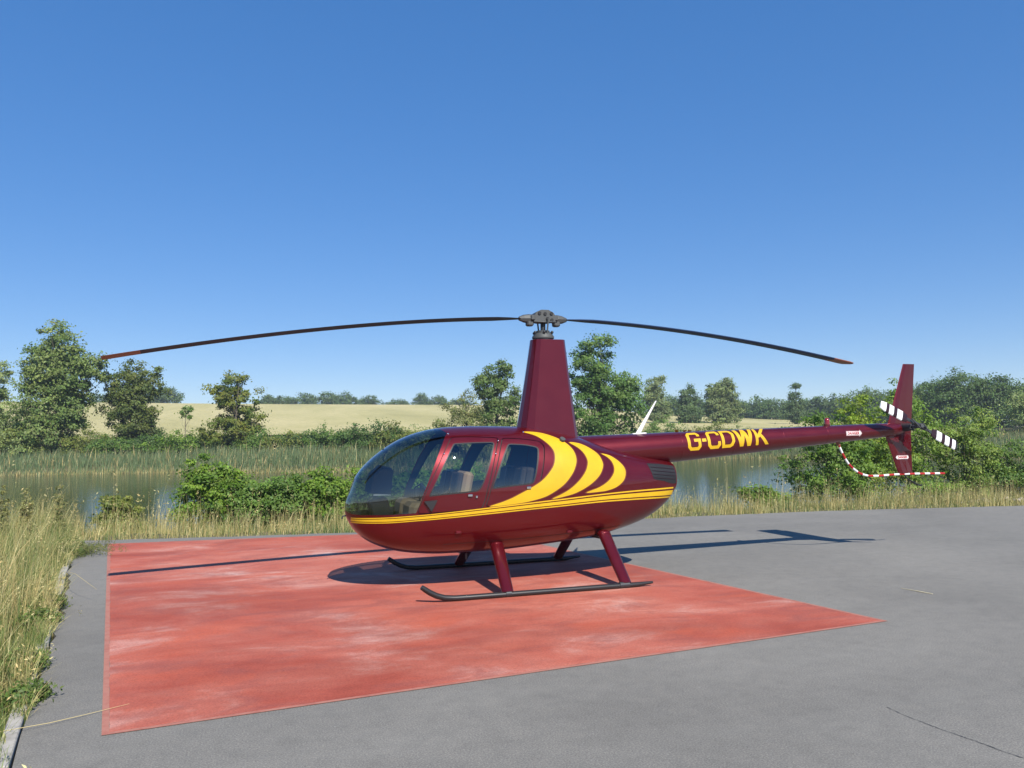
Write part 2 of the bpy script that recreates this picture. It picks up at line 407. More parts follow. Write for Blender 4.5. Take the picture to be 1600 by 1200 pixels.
def dens(poly, step=.02, smooth=False):
    out = []; n = len(poly)
    for k in range(n):
        a, b = np.array(poly[k]), np.array(poly[(k+1) % n]); L = np.linalg.norm(b-a); m = max(1, int(math.ceil(L/step)))
        if smooth:
            p0, p3 = np.array(poly[k-1]), np.array(poly[(k+2) % n])
            for t in np.arange(m)/m:
                out.append(.5*((2*a)+(b-p0)*t+(2*p0-5*a+4*b-p3)*t*t+(-p0+3*a-3*b+p3)*t**3))
        else:
            for t in np.arange(m)/m: out.append(a+(b-a)*t)
    return np.array(out)
def rounded(poly, rr=.02, n=4):
    out = []
    for k in range(len(poly)):
        p = np.array(poly[k]); a = np.array(poly[k-1])-p; b = np.array(poly[(k+1) % len(poly)])-p; la, lb = np.linalg.norm(a), np.linalg.norm(b)
        d = min(rr, la*.4, lb*.4); A_, B_ = p+a/la*d, p+b/lb*d
        for t in np.linspace(0, 1, n): out.append(tuple(A_*(1-t)**2+2*p*t*(1-t)+B_*t*t))
    return out
def inside(P, poly):
    x, y = P[:, 0], P[:, 1]; r_ = np.zeros(len(P), bool); n = len(poly)
    for k in range(n):
        x1, y1 = poly[k]; x2, y2 = poly[(k+1) % n]
        c = ((y1 > y) != (y2 > y)) & (x < (x2-x1)*(y-y1)/(y2-y1+1e-15)+x1); r_ ^= c
    return r_
def shrink(poly, d):
    P = np.array(poly); n = len(P); area = sum(P[k-1][0]*P[k][1]-P[k][0]*P[k-1][1] for k in range(n)); sg = 1 if area > 0 else -1
    out = []
    for k in range(n):
        e1 = P[k]-P[k-1]; e2 = P[(k+1) % n]-P[k]; n1 = np.array([-e1[1], e1[0]])/(np.linalg.norm(e1)+1e-12); n2 = np.array([-e2[1], e2[0]])/(np.linalg.norm(e2)+1e-12)
        m = n1+n2; m /= max(np.linalg.norm(m), .3); out.append(P[k]+sg*m*d/max(.5, float(m@n1)))
    return np.array(out)
def cdt(grid, loops):
    pts = []; edges = []
    allp = np.vstack(loops)
    keep = np.ones(len(grid), bool)
    for k in range(0, len(allp), 200):
        d = ((grid[:, None, :]-allp[None, k:k+200, :])**2).sum(-1).min(1); keep &= d > .0055**2
    for L in loops:
        n0 = len(pts); pts += [Vector(p) for p in L]; edges += [(n0+k, n0+(k+1) % len(L)) for k in range(len(L))]
    pts += [Vector(p) for p in grid[keep]]
    v, e, fc, *_ = delaunay_2d_cdt(pts, edges, [], 0, 1e-7)
    return np.array([tuple(p) for p in v]), np.array([list(q) for q in fc if len(q) == 3])
def shell(name, UV, T, off, material, parent, sides=(-1,)):
    """triangles in body coordinates -> a mesh on the shell; side -1 is the left half, +1 the mirrored right half"""
    used = np.unique(T); mp = -np.ones(len(UV), int); mp[used] = np.arange(len(used)); T = mp[T]; uv = UV[used]
    N = SN(uv[:, 0], uv[:, 1]); P = S0(uv[:, 0], uv[:, 1])+N*off
    fn = np.cross(P[T[:, 1]]-P[T[:, 0]], P[T[:, 2]]-P[T[:, 0]]); flip = (fn*N[T[:, 0]]).sum(1) < 0; T = T.copy(); T[flip] = T[flip][:, ::-1]
    VV, NN, TT = [], [], []
    for s in sides:
        m = np.array([1, 1 if s < 0 else -1, 1]); n0 = sum(len(v) for v in VV); VV.append(P*m); NN.append(N*m); TT.append((T if s < 0 else T[:, ::-1])+n0)
    V = np.vstack(VV); N = np.vstack(NN); T = np.vstack(TT)
    me = mesh_np(name, V, T, True, normals=N); return obj(name, me, material, parent)
def gridpts(q0, q1, t0, t1, sq, st):
    g = np.stack(np.meshgrid(np.arange(q0, q1, sq), np.arange(t0, t1, st), indexing='ij'), -1).reshape(-1, 2); return g+rng.normal(0, 1e-4, g.shape)
def patch(name, poly, off, material, parent, side=-1, step=.018):
    P = np.array(poly); g = gridpts(P[:, 0].min(), P[:, 0].max(), P[:, 1].min(), P[:, 1].max(), step, step); g = g[inside(g, P)] if len(g) else g.reshape(0, 2)
    uv, T = cdt(g if len(g) else np.zeros((0, 2)), [P]); T = T[inside(uv[T].mean(1), P)]
    return shell(name, uv, T, off, material, parent, (side,))

# ------------------------------------------------------------------ helicopter materials
def m_maroon(nt, b):
    v = texco(nt)
    c = ramp(nt, noise(nt, v, 320, 2, .6), [(.35, (.088, .0014, .0040)), (.65, (.132, .0030, .0080))])
    d = ramp(nt, noise(nt, v, 2.2, 6, .65), [(.5, (0, 0, 0)), (.85, (1, 1, 1))]); c = mixrgb(nt, .03, c, mixrgb(nt, d, c, (.16, .07, .05)))
    nt.links.new(c, b.inputs['Base Color'])
    rr = ramp(nt, noise(nt, v, 5, 5), [(.3, (.34,)*3), (.7, (.44,)*3)]); nt.links.new(rr, b.inputs['Roughness'])
M_MAROON = mat('maroon_metallic_paint', rough=.3, metal=.5, coat=.85, spec=.3, build=m_maroon)
def m_yel(nt, b):
    v = texco(nt); c = ramp(nt, noise(nt, v, 7, 4), [(.3, (.60, .36, .006)), (.7, (.66, .41, .008))]); nt.links.new(c, b.inputs['Base Color'])
M_YELLOW = mat('yellow_vinyl', rough=.35, coat=.3, build=m_yel)
M_EDGE = mat('brown_pinstripe', (.16, .045, .012), .4)
M_BLACK = mat('black_rubber', (.012, .012, .013), .55)
M_DARK = mat('dark_trim', (.022, .022, .024), .75)
M_TAN = mat('tan_leather', (.36, .23, .125), .6)
M_BROWN = mat('dark_brown_cloth', (.05, .038, .03), .8)
M_STEEL = mat('grey_hub_metal', (.075, .079, .078), .6, .2)
M_DKSTEEL = mat('dark_hub_metal', (.05, .052, .056), .5, .5)
M_CHROME = mat('bright_metal', (.75, .75, .75), .15, 1)
def m_blade(nt, b):
    v = texco(nt, (1, 6, 1)); c = ramp(nt, noise(nt, v, 3, 5), [(.3, (.016, .030, .070)), (.7, (.028, .048, .100))]); nt.links.new(c, b.inputs['Base Color'])
M_BLADE = mat('dark_grey_blade', rough=.5, spec=.15, build=m_blade)
M_DKRED = mat('dark_maroon_band', (.022, .004, .006), .45)
M_TIP = mat('brown_blade_tip', (.23, .085, .05), .5)
M_SKID = mat('worn_black_skid', (.028, .026, .026), .38, .3)
M_WHITE = mat('white_paint', (.78, .78, .76), .4)
M_REDP = mat('red_paint', (.40, .018, .016), .4)
M_LENS = mat('red_beacon_lens', (.22, .012, .012), .15, coat=1)
def m_glass(tint, nt, b):
    out = nt.nodes['Material Output']; nt.nodes.remove(b)
    tr = nd(nt, 'ShaderNodeBsdfTransparent'); tr.inputs[0].default_value = (*tint, 1)
    gl = nd(nt, 'ShaderNodeBsdfGlossy'); gl.inputs['Roughness'].default_value = .012; gl.inputs[0].default_value = (.95, .97, 1, 1)
    lw = nd(nt, 'ShaderNodeLayerWeight'); lw.inputs[0].default_value = .5; pw = nd(nt, 'ShaderNodeMath', operation='POWER', i_1=4.0); ma = nd(nt, 'ShaderNodeMath', operation='MULTIPLY_ADD', i_1=.85, i_2=.11); mx = nd(nt, 'ShaderNodeMixShader')
    nt.links.new(lw.outputs['Facing'], pw.inputs[0]); nt.links.new(pw.outputs[0], ma.inputs[0]); nt.links.new(ma.outputs[0], mx.inputs[0]); nt.links.new(tr.outputs[0], mx.inputs[1]); nt.links.new(gl.outputs[0], mx.inputs[2]); nt.links.new(mx.outputs[0], out.inputs[0])
M_GLASS = mat('tinted_perspex', build=lambda nt, b: m_glass((.74, .80, .80), nt, b))
M_BUBBLE = mat('smoked_perspex', build=lambda nt, b: m_glass((.47, .54, .56), nt, b))

# ------------------------------------------------------------------ helicopter body
heli = tag(obj('helicopter', None), 'maroon helicopter with yellow crescent stripes parked on the red square', 'helicopter')
heli.location = (0, 0, 0)
WS_BACK = [(-1.248, 1.798), (-1.345, 1.65), (-1.476, 1.377), (-1.584, 1.115), (-1.648, .951), (-1.668, .902)]
WS_LOW = [(-1.841, .89), (-2.01, .884), (-2.176, .883), (-2.299, .884), (-2.354, .893)]
ws = poly_qt(WS_BACK)+poly_qt(WS_LOW); tl = qt(-2.375, .90)[1]
ws = ws+[(.10, tl), (.02, tl), (.02, .984), (float(Q(-1.36)), .984), (float(Q(-1.31)), .93)]
ws = dens(ws)
fd = dens(rounded(poly_qt([(-1.214, 1.754), (-.935, 1.754), (-.64, 1.738), (-.742, 1.48), (-.836, 1.181), (-.894, .978), (-.932, .918), (-1.26, .906), (-1.529, .893), (-1.645, .89), (-1.648, .95), (-1.565, 1.134), (-1.42, 1.413), (-1.275, 1.669)])))
fw = dens(rounded(poly_qt([(-1.198, 1.678), (-.954, 1.688), (-.703, 1.688), (-.786, 1.481), (-.876, 1.25), (-.944, 1.127), (-1.121, 1.112), (-1.327, 1.099), (-1.520, 1.083), (-1.522, 1.103), (-1.404, 1.332), (-1.280, 1.559), (-1.22, 1.654)])))
rd = dens(rounded(poly_qt([(-.605, 1.735), (-.391, 1.725), (-.136, 1.69), (-.088, 1.635), (-.125, 1.457), (-.184, 1.249), (-.24, 1.102), (-.345, 1.01), (-.56, .973), (-.858, .946), (-.875, .975), (-.806, 1.18), (-.709, 1.47)])))
rw = dens(rounded(poly_qt([(-.548, 1.667), (-.354, 1.657), (-.166, 1.62), (-.201, 1.458), (-.249, 1.281), (-.289, 1.19), (-.556, 1.169), (-.797, 1.147), (-.787, 1.194), (-.698, 1.396), (-.591, 1.601)])))
loops = [ws, fd, shrink(fd, .0045), fw, shrink(fw, .006), rd, shrink(rd, .0045), rw, shrink(rw, .006)]
g = np.vstack([gridpts(.02, Q(XE), .0, 1.0001, .022, .0185)]); g = g[(g[:, 1] > .002) & (g[:, 1] < .998)]
qe = float(Q(XE)); outer = np.array([(.004, t) for t in np.linspace(0, 1, 60)]+[(q, 1.) for q in np.linspace(.02, qe-.001, 110)]+[(qe, t) for t in np.linspace(1, 0, 60)]+[(q, 0.) for q in np.linspace(qe-.001, .02, 110)])
uv, T = cdt(g, loops+[outer]); cen = uv[T].mean(1)
IN = [inside(cen, L) for L in loops]
body = ~(IN[0] | IN[1] | IN[5])
fus = shell('fuselage', uv, T[body], 0, M_MAROON, heli, (-1, 1))
for s in (-1, 1):
    side = 'left' if s < 0 else 'right'
    o = shell('windshield', uv, T[IN[0]], 0, M_BUBBLE, heli, (s,))
    for dl, wl, wi, kind in ((2, 3, 4, 'front'), (6, 7, 8, 'rear')):
        d = shell('door', uv, T[IN[dl] & ~IN[wl]], 0, M_MAROON, heli, (s,)); d['label'] = f'{side} {kind} door, maroon with large window'
        shell('window', uv, T[IN[wi]], 0, M_GLASS, d, (s,))
        shell('window_seal', uv, T[IN[wl] & ~IN[wi]], .001, M_BLACK, d, (s,))
        hx, hz = (-1.06, 1.085) if kind == 'front' else (-.352, 1.15)
        for kx, w in ((0, .055), (.075, .025)) if kind == 'front' else ((0, .055),):
            q0, t0 = qt(hx+kx, hz-kx*.25); P = S0(q0, t0); N = SN(q0, t0); H = MB(); H.box(P+N*.012, (w, .02, .028), bev=.004)
            for k in range(len(H.v)): H.v[k] = (H.v[k][0], H.v[k][1]*(-s), H.v[k][2])
            H.build('handle', M_CHROME, d)
# cabin lining just inside the shell, floor, rear bulkhead
lin = (body | IN[1] | IN[5]) & ~IN[3] & ~IN[7] & (cen[:, 0] < Q(.05)) & (cen[:, 0] > Q(-2.33))
shell('cabin_lining', uv, T[lin], -.022, M_DARK, heli, (-1, 1))
Bk = MB(); tt = np.linspace(0, 1, 30); ql = float(Q(.04)); P = S0(np.full(30, ql), tt); c = np.array([.04, 0, 1.1])
ring = [tuple(c+(p-c)*.96) for p in P]+[tuple((c+(p-c)*.96)*[1, -1, 1]) for p in P[::-1]]
Bk.add(ring, [list(range(len(ring)))]); Bk.build('rear_bulkhead', M_DARK, heli)
Fl = MB(); xs = np.linspace(-2.2, .03, 24); yy = [max(.02, float(-S0(*[np.array(a) for a in qt(x, .66)])[1])-.03) for x in xs]
Fl.add([(x, -y, .66) for x, y in zip(xs, yy)]+[(x, y, .66) for x, y in zip(xs, yy)], [(k, k+1, k+25, k+24) for k in range(23)]); Fl.build('cabin_floor', M_DARK, heli)
# rear end cap with dark exhaust opening
tt = np.linspace(0, 1, 30); P = S0(np.full(30, qe), tt); ring = [tuple(p) for p in P]+[(p[0], -p[1], p[2]) for p in P[::-1]]
E_ = MB(); E_.add(ring, [list(range(len(ring)))]); E_.build('rear_panel', M_MAROON, heli)
# seats
for xs_, zs in ((-1.10, 0), (-.32, .03)):
    for ysd in (-.29, .29):
        st = MB(); st.box((xs_-.36, ysd, .88+zs), (.56, .46, .22), Matrix.Rotation(.10, 3, 'Y'), .05); so_ = st.build('seat', M_TAN if zs == 0 else M_BROWN, heli)
        bk = MB(); bk.box((xs_+.03, ysd, 1.12+zs), (.12, .46, .46), Matrix.Rotation(.20, 3, 'Y'), .035); bk.build('backrest', M_TAN if zs == 0 else M_BROWN, so_)
        bb = MB(); bb.box((xs_-.045, ysd, 1.13+zs), (.06, .34, .42), Matrix.Rotation(.20, 3, 'Y'), .02); bb.build('cushion', M_BROWN, so_)
        sb = MB(); sb.box((xs_-.34, ysd, .72+zs), (.50, .42, .12)); sb.build('seat_box', M_BROWN, so_)
        bt = MB(); bt.box((xs_-.08, ysd-.12, 1.14+zs), (.012, .045, .4), Matrix.Rotation(.20, 3, 'Y')); bt.build('belt', M_BLACK, so_)
# instrument console
ic = MB(); ic.box((-1.98, 0, .84), (.22, .30, .40), Matrix.Rotation(-.25, 3, 'Y'), .02); con = ic.build('instrument_console', M_DARK, heli)
ih = MB(); ih.loft([[(-2.14, y, 1.12), (-1.90, y, 1.10), (-1.87, y, 1.43-abs(y)*.25), (-1.99, y, 1.47-abs(y)*.3), (-2.10, y, 1.38-abs(y)*.3)] for y in (-.24, -.12, .12, .24)]); ih.build('instrument_hood', M_BLACK, con)
ip = MB(); ip.box((-2.0, -.23, 1.10), (.20, .012, .02)); ip.build('glare_strip', mat('pale_trim', (.5, .48, .42), .5), con)
for y in (-.12, 0, .12):
    for z in (1.2, 1.32):
        gd = MB(); gd.tube([(-1.885, y, z), (-1.868, y, z)], .045, 14); gd.build('gauge', M_DKSTEEL, con)
cy = MB(); cy.tube([(-1.45, 0, .66), (-1.52, 0, .95), (-1.50, 0, 1.18)], .014, 8); cs = cy.build('cyclic_stick', M_DKSTEEL, heli)
cb = MB(); cb.tube([(-1.50, -.38, 1.13), (-1.50, 0, 1.20), (-1.50, .38, 1.13)], .011, 8); cb.tube([(-1.50, -.38, 1.13), (-1.49, -.38, 1.02)], .014, 8); cb.tube([(-1.50, .38, 1.13), (-1.49, .38, 1.02)], .014, 8); cb.build('cyclic_bar', M_STEEL, cs)
for y in (-.38, -.22, .22, .38):
    pdl = MB(); pdl.box((-1.95, y, .80), (.02, .07, .11), Matrix.Rotation(-.4, 3, 'Y'), .005); pdl.build('pedal', M_DKSTEEL, heli)
cp = MB(); cp.box((-1.93, 0, 1.60), (.06, .07, .05), bev=.01); cp.tube([(-1.93, 0, 1.57), (-1.95, 0, 1.47)], .006, 6); cp.build('compass', M_BLACK, heli)
# headset hanging from the roof, headliner pod
hs = MB(); hs.sphere((-1.0, .26, 1.60), .045); hs.sphere((-1.0, .40, 1.60), .045); hs.tube([(-1.0, .25, 1.62), (-1.0, .28, 1.70), (-1.0, .38, 1.70), (-1.0, .41, 1.62)], .012, 6); hs.build('headset', M_BLACK, heli)

# yellow livery, both sides
LN = [[(-2.347, .846), (-2.01, .857), (-1.668, .876), (-1.315, .903), (-.868, .937), (-.081, .995), (.796, 1.049), (1.3, 1.066), (1.76, 1.074)],
      [(-2.346, .836), (-2.01, .846), (-1.668, .866), (-1.315, .892), (-.868, .924), (-.081, .980), (.795, 1.033), (1.3, 1.048), (1.76, 1.055)],
      [(-2.346, .828), (-2.01, .838), (-1.668, .858), (-1.315, .884), (-.868, .914), (-.081, .968), (.795, 1.016), (1.3, 1.028), (1.76, 1.034)],
      [(-2.345, .806), (-2.009, .810), (-1.668, .830), (-1.314, .853), (-.868, .883), (-.081, .931), (.795, .971), (1.3, .975), (1.75, .972)],
      [(-2.344, .798), (-2.009, .802), (-1.668, .822), (-1.314, .845), (-.868, .874), (-.081, .920), (.795, .958), (1.3, .961), (1.75, .957)],
      [(-2.343, .786), (-2.009, .791), (-1.668, .811), (-1.314, .834), (-.868, .861), (-.081, .907), (.795, .942), (1.3, .944), (1.74, .939)]]
LF = [pchip([p[0] for p in L], [p[1] for p in L]) for L in LN]
xq = np.linspace(-2.345, 1.735, 150)
C1 = [(-.298, 1.800), (-.109, 1.792), (.042, 1.751), (.185, 1.679), (.274, 1.584), (.298, 1.477), (.272, 1.386), (.207, 1.282), (.089, 1.165), (-.08, 1.066), (-.243, 1.012), (-.482, .972), (-.822, .951), (-.668, .999), (-.48, 1.073), (-.304, 1.156), (-.171, 1.234), (-.065, 1.335), (-.005, 1.424), (.018, 1.529), (-.002, 1.605), (-.076, 1.69), (-.168, 1.754)]
C2 = [(.263, 1.665), (.401, 1.652), (.527, 1.595), (.627, 1.515), (.662, 1.421), (.653, 1.36), (.596, 1.269), (.49, 1.181), (.345, 1.103), (.17, 1.045), (-.056, 1.010), (.154, 1.103), (.296, 1.203), (.394, 1.306), (.443, 1.397), (.449, 1.465), (.41, 1.551), (.342, 1.614)]
C3 = [(.681, 1.521), (.802, 1.495), (.91, 1.422), (.972, 1.342), (.976, 1.271), (.935, 1.187), (.835, 1.118), (.703, 1.080), (.557, 1.066), (.396, 1.064), (.576, 1.120), (.708, 1.188), (.792, 1.27), (.82, 1.339), (.807, 1.417), (.753, 1.48)]
for s in (-1, 1):
    for a, b in ((0, 1), (2, 3), (4, 5)):
        poly = [qt(x, float(LF[a](x))) for x in xq]+[qt(x, float(LF[b](x))) for x in xq[::-1]]
        patch('stripe', poly, .0035, M_YELLOW, fus, s)
    for Cc in (C1, C2, C3):
        p = poly_qt(Cc); patch('crescent', shrink(dens(p, .012, True), -.004), .0025, M_EDGE, fus, s); patch('crescent', dens(p, .012, True), .0045, M_YELLOW, fus, s)
# louvres on the cowl rear, both sides
LV = [(1.40, 1.19), (1.37, 1.29), (1.34, 1.385), (1.56, 1.37), (1.775, 1.34), (1.785, 1.24), (1.78, 1.12), (1.58, 1.155)]
for s in (-1, 1):
    lo = patch('louvre_panel', dens(poly_qt(LV)), .003, M_BLACK, fus, s)
    for k in range(4):
        z0 = 1.185+.042*k; a, b = 1.41-.012*k, 1.77
        zz = lambda x: z0+.024-(x-1.4)*.10+.03*(k-1)*0
        poly = [qt(x, zz(x)+.0028) for x in np.linspace(a, b, 10)]+[qt(x, zz(x)-.0028) for x in np.linspace(b, a, 10)]
        patch('slat', poly, .010, M_DKRED, lo, s)
for s in (-1, 1):
    xs_b = np.linspace(-1.35, .95, 60); zb_ = lambda x: .515+.04*(x+1.35)+.012*(x+.2)**2
    patch('belly_seam', [qt(x, zb_(x)+.0025) for x in xs_b]+[qt(x, zb_(x)-.0025) for x in xs_b[::-1]], .0012, M_BLACK, fus, s)
    xs_b = np.linspace(1.50, 1.70, 8)
# black wedge put in for a vent's shadow, small fittings on the left side
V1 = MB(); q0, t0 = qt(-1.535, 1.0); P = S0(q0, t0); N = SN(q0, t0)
V1.loft([[(-1.585, P[1]-.004, 1.035), (-1.44, P[1]-.018, 1.045), (-1.50, P[1]-.014, .915)], [(-1.58, P[1]-.02, 1.03), (-1.44, P[1]-.055, 1.04), (-1.505, P[1]-.045, .92)]]); V1.build('vent_shadow_wedge', M_BLACK, heli)
for (x, z, m) in ((-1.19, .665, M_MAROON), (.2, .60, M_MAROON)):
    q0, t0 = qt(x, z); P = S0(q0, t0); F_ = MB(); F_.box(tuple(P), (.07, .05, .03), bev=.008); F_.build('step_lug', m, heli)
pt = MB(); pt.tube([(-2.38, 0, .86), (-2.425, 0, .85), (-2.43, 0, .82)], .009, 8); pt.build('pitot_tube', M_DKSTEEL, heli)
br = MB()
for z in (1.55, 1.3, 1.0): pass
# hinge buttons
for (x, z) in ((-1.235, 1.79), (-.66, 1.70), (-.30, 1.80), (-1.33, 1.56), (-.72, 1.55)):
    q0, t0 = qt(x, z); P = S0(q0, t0)
    for s in (-1, 1):
        hb = MB(); hb.sphere((P[0], P[1]*(-s), P[2]), .011); hb.build('hinge', M_CHROME, heli)
# fuel cap and cowl fillet
q0, t0 = qt(.17, 1.69); P = S0(q0, t0); fc = MB(); fc.tube([tuple(P), tuple(P+SN(q0, t0)*.035)], .035, 14); fc.build('fuel_cap', M_STEEL, heli)

# ------------------------------------------------------------------ mast fairing, rotor
def foil(x0, x1, w, z, n=9):
    """streamlined section, blunt flat faces like folded sheet"""
    L = x1-x0
    sh = [(0, 0), (.025, .42), (.10, .80), (.22, 1.0), (.93, .97), (1.0, .72)]
    pts = [(x0+L*a, -w*b, z) for a, b in sh]; pts += [(x0+L*a, w*b, z) for a, b in sh[:0:-1]]
    return pts
mf = MB(); rings = []
for t in np.linspace(0, 1, 12):
    e = (1-t)**2.2*.03; rings.append(foil(-.285+.205*t-e, .475-.13*t+e*.4, .185-.05*t+e, 1.68+1.285*t))
mf.loft(rings); mfo = mf.build('mast_fairing', M_MAROON, heli)
HX, HZ = .09, 3.245
ms = MB(); ms.tube([(HX, 0, 2.9), (HX, 0, 3.26)], .032, 16); ms.build('rotor_mast', M_DKSTEEL, heli)
sw = MB(); sw.tube([(HX, 0, 2.95), (HX, 0, 2.985)], .125, 20); sw.tube([(HX, 0, 2.985), (HX, 0, 3.01), (HX, 0, 3.05)], [.14, .14, .11], 20); sw.tube([(HX, 0, 3.05), (HX, 0, 3.085)], .085, 16); swo = sw.build('swashplate', M_STEEL, heli)
for k in range(6):
    a = k*math.pi/3+.3; w_ = MB(); w_.tube([(HX+.11*math.cos(a), .11*math.sin(a), 2.93), (HX+.12*math.cos(a), .12*math.sin(a), 3.07)], .012, 6); w_.sphere((HX+.125*math.cos(a), .125*math.sin(a), 3.06), .02, 8, 5); w_.build('link_fitting', M_DKSTEEL, swo)
hb = MB()
hb.loft([[(HX+x, y, HZ+z) for x, z in ((-.135, -.045), (-.15, .010), (-.115, .065), (-.05, .10), (.05, .10), (.115, .065), (.15, .010), (.135, -.045), (.07, -.058), (-.07, -.058))] for y in (-.085, -.03, .03, .085)])
hub = hb.build('rotor_hub', M_STEEL, heli)
for x, z in ((-.075, .055), (.085, .055), (0, .05), (.03, -.012), (.09, -.03)):
    bo = MB(); bo.tube([(HX+x, -.083, HZ+z), (HX+x, -.098, HZ+z)], .021, 10); bo.build('bolt', M_BLACK, hub)
for s in (-1, 1):
    lk = MB(); lk.tube([(HX+s*.012, -.11*s, 3.02), (HX+s*.03, -.125*s, HZ-.01)], .011, 8); lk.build('pitch_link', M_STEEL, heli)
AZ = .075
def blade(s):
    d = np.array([s*math.cos(AZ), s*math.sin(AZ), 0.]); cdir = np.array([-d[1], d[0], 0])
    def zz(r_): return HZ-.01-(.545 if s < 0 else .515)*(max(r_-.2, 0)/4.8)**1.68-.012*(-s)*r_
    g_ = MB(); rs = (.15, .20, .30, .42, .50)
    for a, b, rad_ in ((.14, .46, .062),):
        g_.tube([(HX+d[0]*r_, d[1]*r_, zz(r_)) for r_ in (.11, .14, .20, .27, .33)], [.045, .058, .060, .050, .026], 8, smooth=False)
    g_.box((HX+d[0]*.185, d[1]*.185, zz(.185)-.058), (.085, .10, .07), bev=.014); g_.box((HX+d[0]*.16, d[1]*.16-.065, zz(.16)+.01), (.05, .03, .06), bev=.006); g_.tube([(HX+d[0]*.15, d[1]*.15-.075, zz(.15)-.04), (HX+d[0]*.02, d[1]*.02-.12, zz(.15)-.05)], .011, 6)
    grip = g_.build('blade_grip', M_STEEL, heli)
    pitch = R(-1.0)
    prof_ = [(-.5, 0), (-.47, .035), (-.36, .055), (-.15, .052), (.2, .025), (.5, .002), (.5, -.002), (.2, -.025), (-.15, -.052), (-.36, -.055), (-.47, -.035)]
    def ring(r_, ch):
        out = []
        for a, b in prof_:
            u, w = a*ch, b*ch*1.15; cu, cw = u*math.cos(pitch)+w*math.sin(pitch), -u*math.sin(pitch)+w*math.cos(pitch)
            p = np.array([HX, 0, 0])+d*r_+cdir*(cu*(1 if True else 1)); out.append((p[0], p[1], zz(r_)+cw))
        return out if s > 0 else out
    rr = list(np.linspace(.32, 4.66, 26)); ch = [.10, .19]+[.254]*24
    B_ = MB(); B_.loft([ring(a, c) for a, c in zip(rr, ch)], smooth=False); bo = B_.build('rotor_blade', M_BLADE, heli)
    Tp = MB(); Tp.loft([ring(a, c) for a, c in ((4.66, .256), (4.80, .258), (4.97, .262), (5.03, .23))]); Tp.build('blade_tip', M_TIP, bo)
blade(-1); blade(1)

# ------------------------------------------------------------------ tail boom and empennage
BX0, BX1 = .30, 5.55
bz = lambda x: 1.574+(x-1.84)*(1.768-1.574)/(5.43-1.84)
brd = lambda x: .201+(x-1.84)*(.100-.201)/(5.43-1.84)
bm = MB(); n = 40; xs = np.linspace(BX0, BX1, 18); V = []; F_ = []
for x in xs:
    for k in range(n):
        a = 2*math.pi*k/n; V.append((x, -brd(x)*math.cos(a), bz(x)+brd(x)*math.sin(a)))
F_ = [(i*n+k, (i+1)*n+k, (i+1)*n+(k+1) % n, i*n+(k+1) % n) for i in range(len(xs)-1) for k in range(n)]
bm.add(V, F_, True); bm.add(V[-n:], [list(range(n))]); boom = bm.build('tail_boom', M_MAROON, heli)
for x in (1.95, 2.75, 3.55, 4.30):
    sm = MB(); sm.loft([[(x+dx, -(brd(x)+h)*math.cos(2*math.pi*k/40), bz(x)+(brd(x)+h)*math.sin(2*math.pi*k/40)) for k in range(40)] for dx, h in ((-.006, 0), (-.005, .0015), (.005, .0015), (.006, 0))], caps=False, smooth=True); sm.build('seam_band', M_MAROON, boom)
def on_boom(u, v, off):
    """u metres along, v arc metres up from the side line"""
    r_ = brd(u); a = v/r_; return (u, -(r_+off)*math.cos(a), bz(u)+(r_+off)*math.sin(a))
def stroke(poly, w, closed=False, sub=.015):
    P = [np.array(p, float) for p in poly]
    if closed: P = P+[P[0], P[1]]
    out = []; m = len(P); offs = []
    for k in range(m):
        if 0 < k < m-1:
            a = P[k]-P[k-1]; b = P[k+1]-P[k]; a /= np.linalg.norm(a); b /= np.linalg.norm(b); n1 = np.array([-a[1], a[0]]); n2 = np.array([-b[1], b[0]]); mm = n1+n2; mm /= max(np.linalg.norm(mm), 1e-6); offs.append(mm*w/2/max(.45, float(mm@n1)))
        else:
            a = (P[1]-P[0]) if k == 0 else (P[-1]-P[-2]); a /= np.linalg.norm(a); offs.append(np.array([-a[1], a[0]])*w/2)
    if closed: P = P[1:]; offs = offs[1:]; offs[-1] = offs[0]; m -= 1
    quads = []
    for k in range(m-1):
        L = np.linalg.norm(P[k+1]-P[k]); n_ = max(1, int(L/sub))
        for t in range(n_):
            a, b = t/n_, (t+1)/n_; pa, pb = P[k]*(1-a)+P[k+1]*a, P[k]*(1-b)+P[k+1]*b; oa, ob = offs[k]*(1-a)+offs[k+1]*a, offs[k]*(1-b)+offs[k+1]*b
            quads.append((pa-oa, pb-ob, pb+ob, pa+oa))
    return quads
GL = {'G': (.24, [([(.93, .74), (.93, .86), (.80, 1), (.2, 1), (.05, .86), (.05, .14), (.2, 0), (.80, 0), (.95, .14), (.95, .50), (.50, .50)], False)]),
      '-': (.090, [([(-.22, .47), (1.22, .47)], False)]), 'C': (.235, [([(.93, .72), (.93, .86), (.80, 1), (.2, 1), (.05, .86), (.05, .14), (.2, 0), (.80, 0), (.95, .14), (.95, .33)], False)]),
      'D': (.245, [([(.06, 0), (.06, 1), (.62, 1), (.80, .93), (.95, .72), (.95, .28), (.80, .07), (.62, 0)], True)]),
      'W': (.335, [([(.03, 1.09), (.28, -.09)], 'bar'), ([(.28, -.09), (.50, 1.09)], 'bar'), ([(.50, 1.09), (.72, -.09)], 'bar'), ([(.72, -.09), (.97, 1.09)], 'bar')]), 'K': (.25, [([(.09, -.09), (.09, 1.09)], False), ([(.92, 1.09), (.16, .36)], 'bar'), ([(.36, .62), (.95, -.09)], 'bar')])}
def bar(a, b, w, n=10):
    a, b = np.array(a), np.array(b); h = np.array([w/2, 0]); return [(a+(b-a)*t/n-h, a+(b-a)*t/n+h, a+(b-a)*(t+1)/n+h, a+(b-a)*(t+1)/n-h) for t in range(n)]
x0 = 2.015
LH = .228
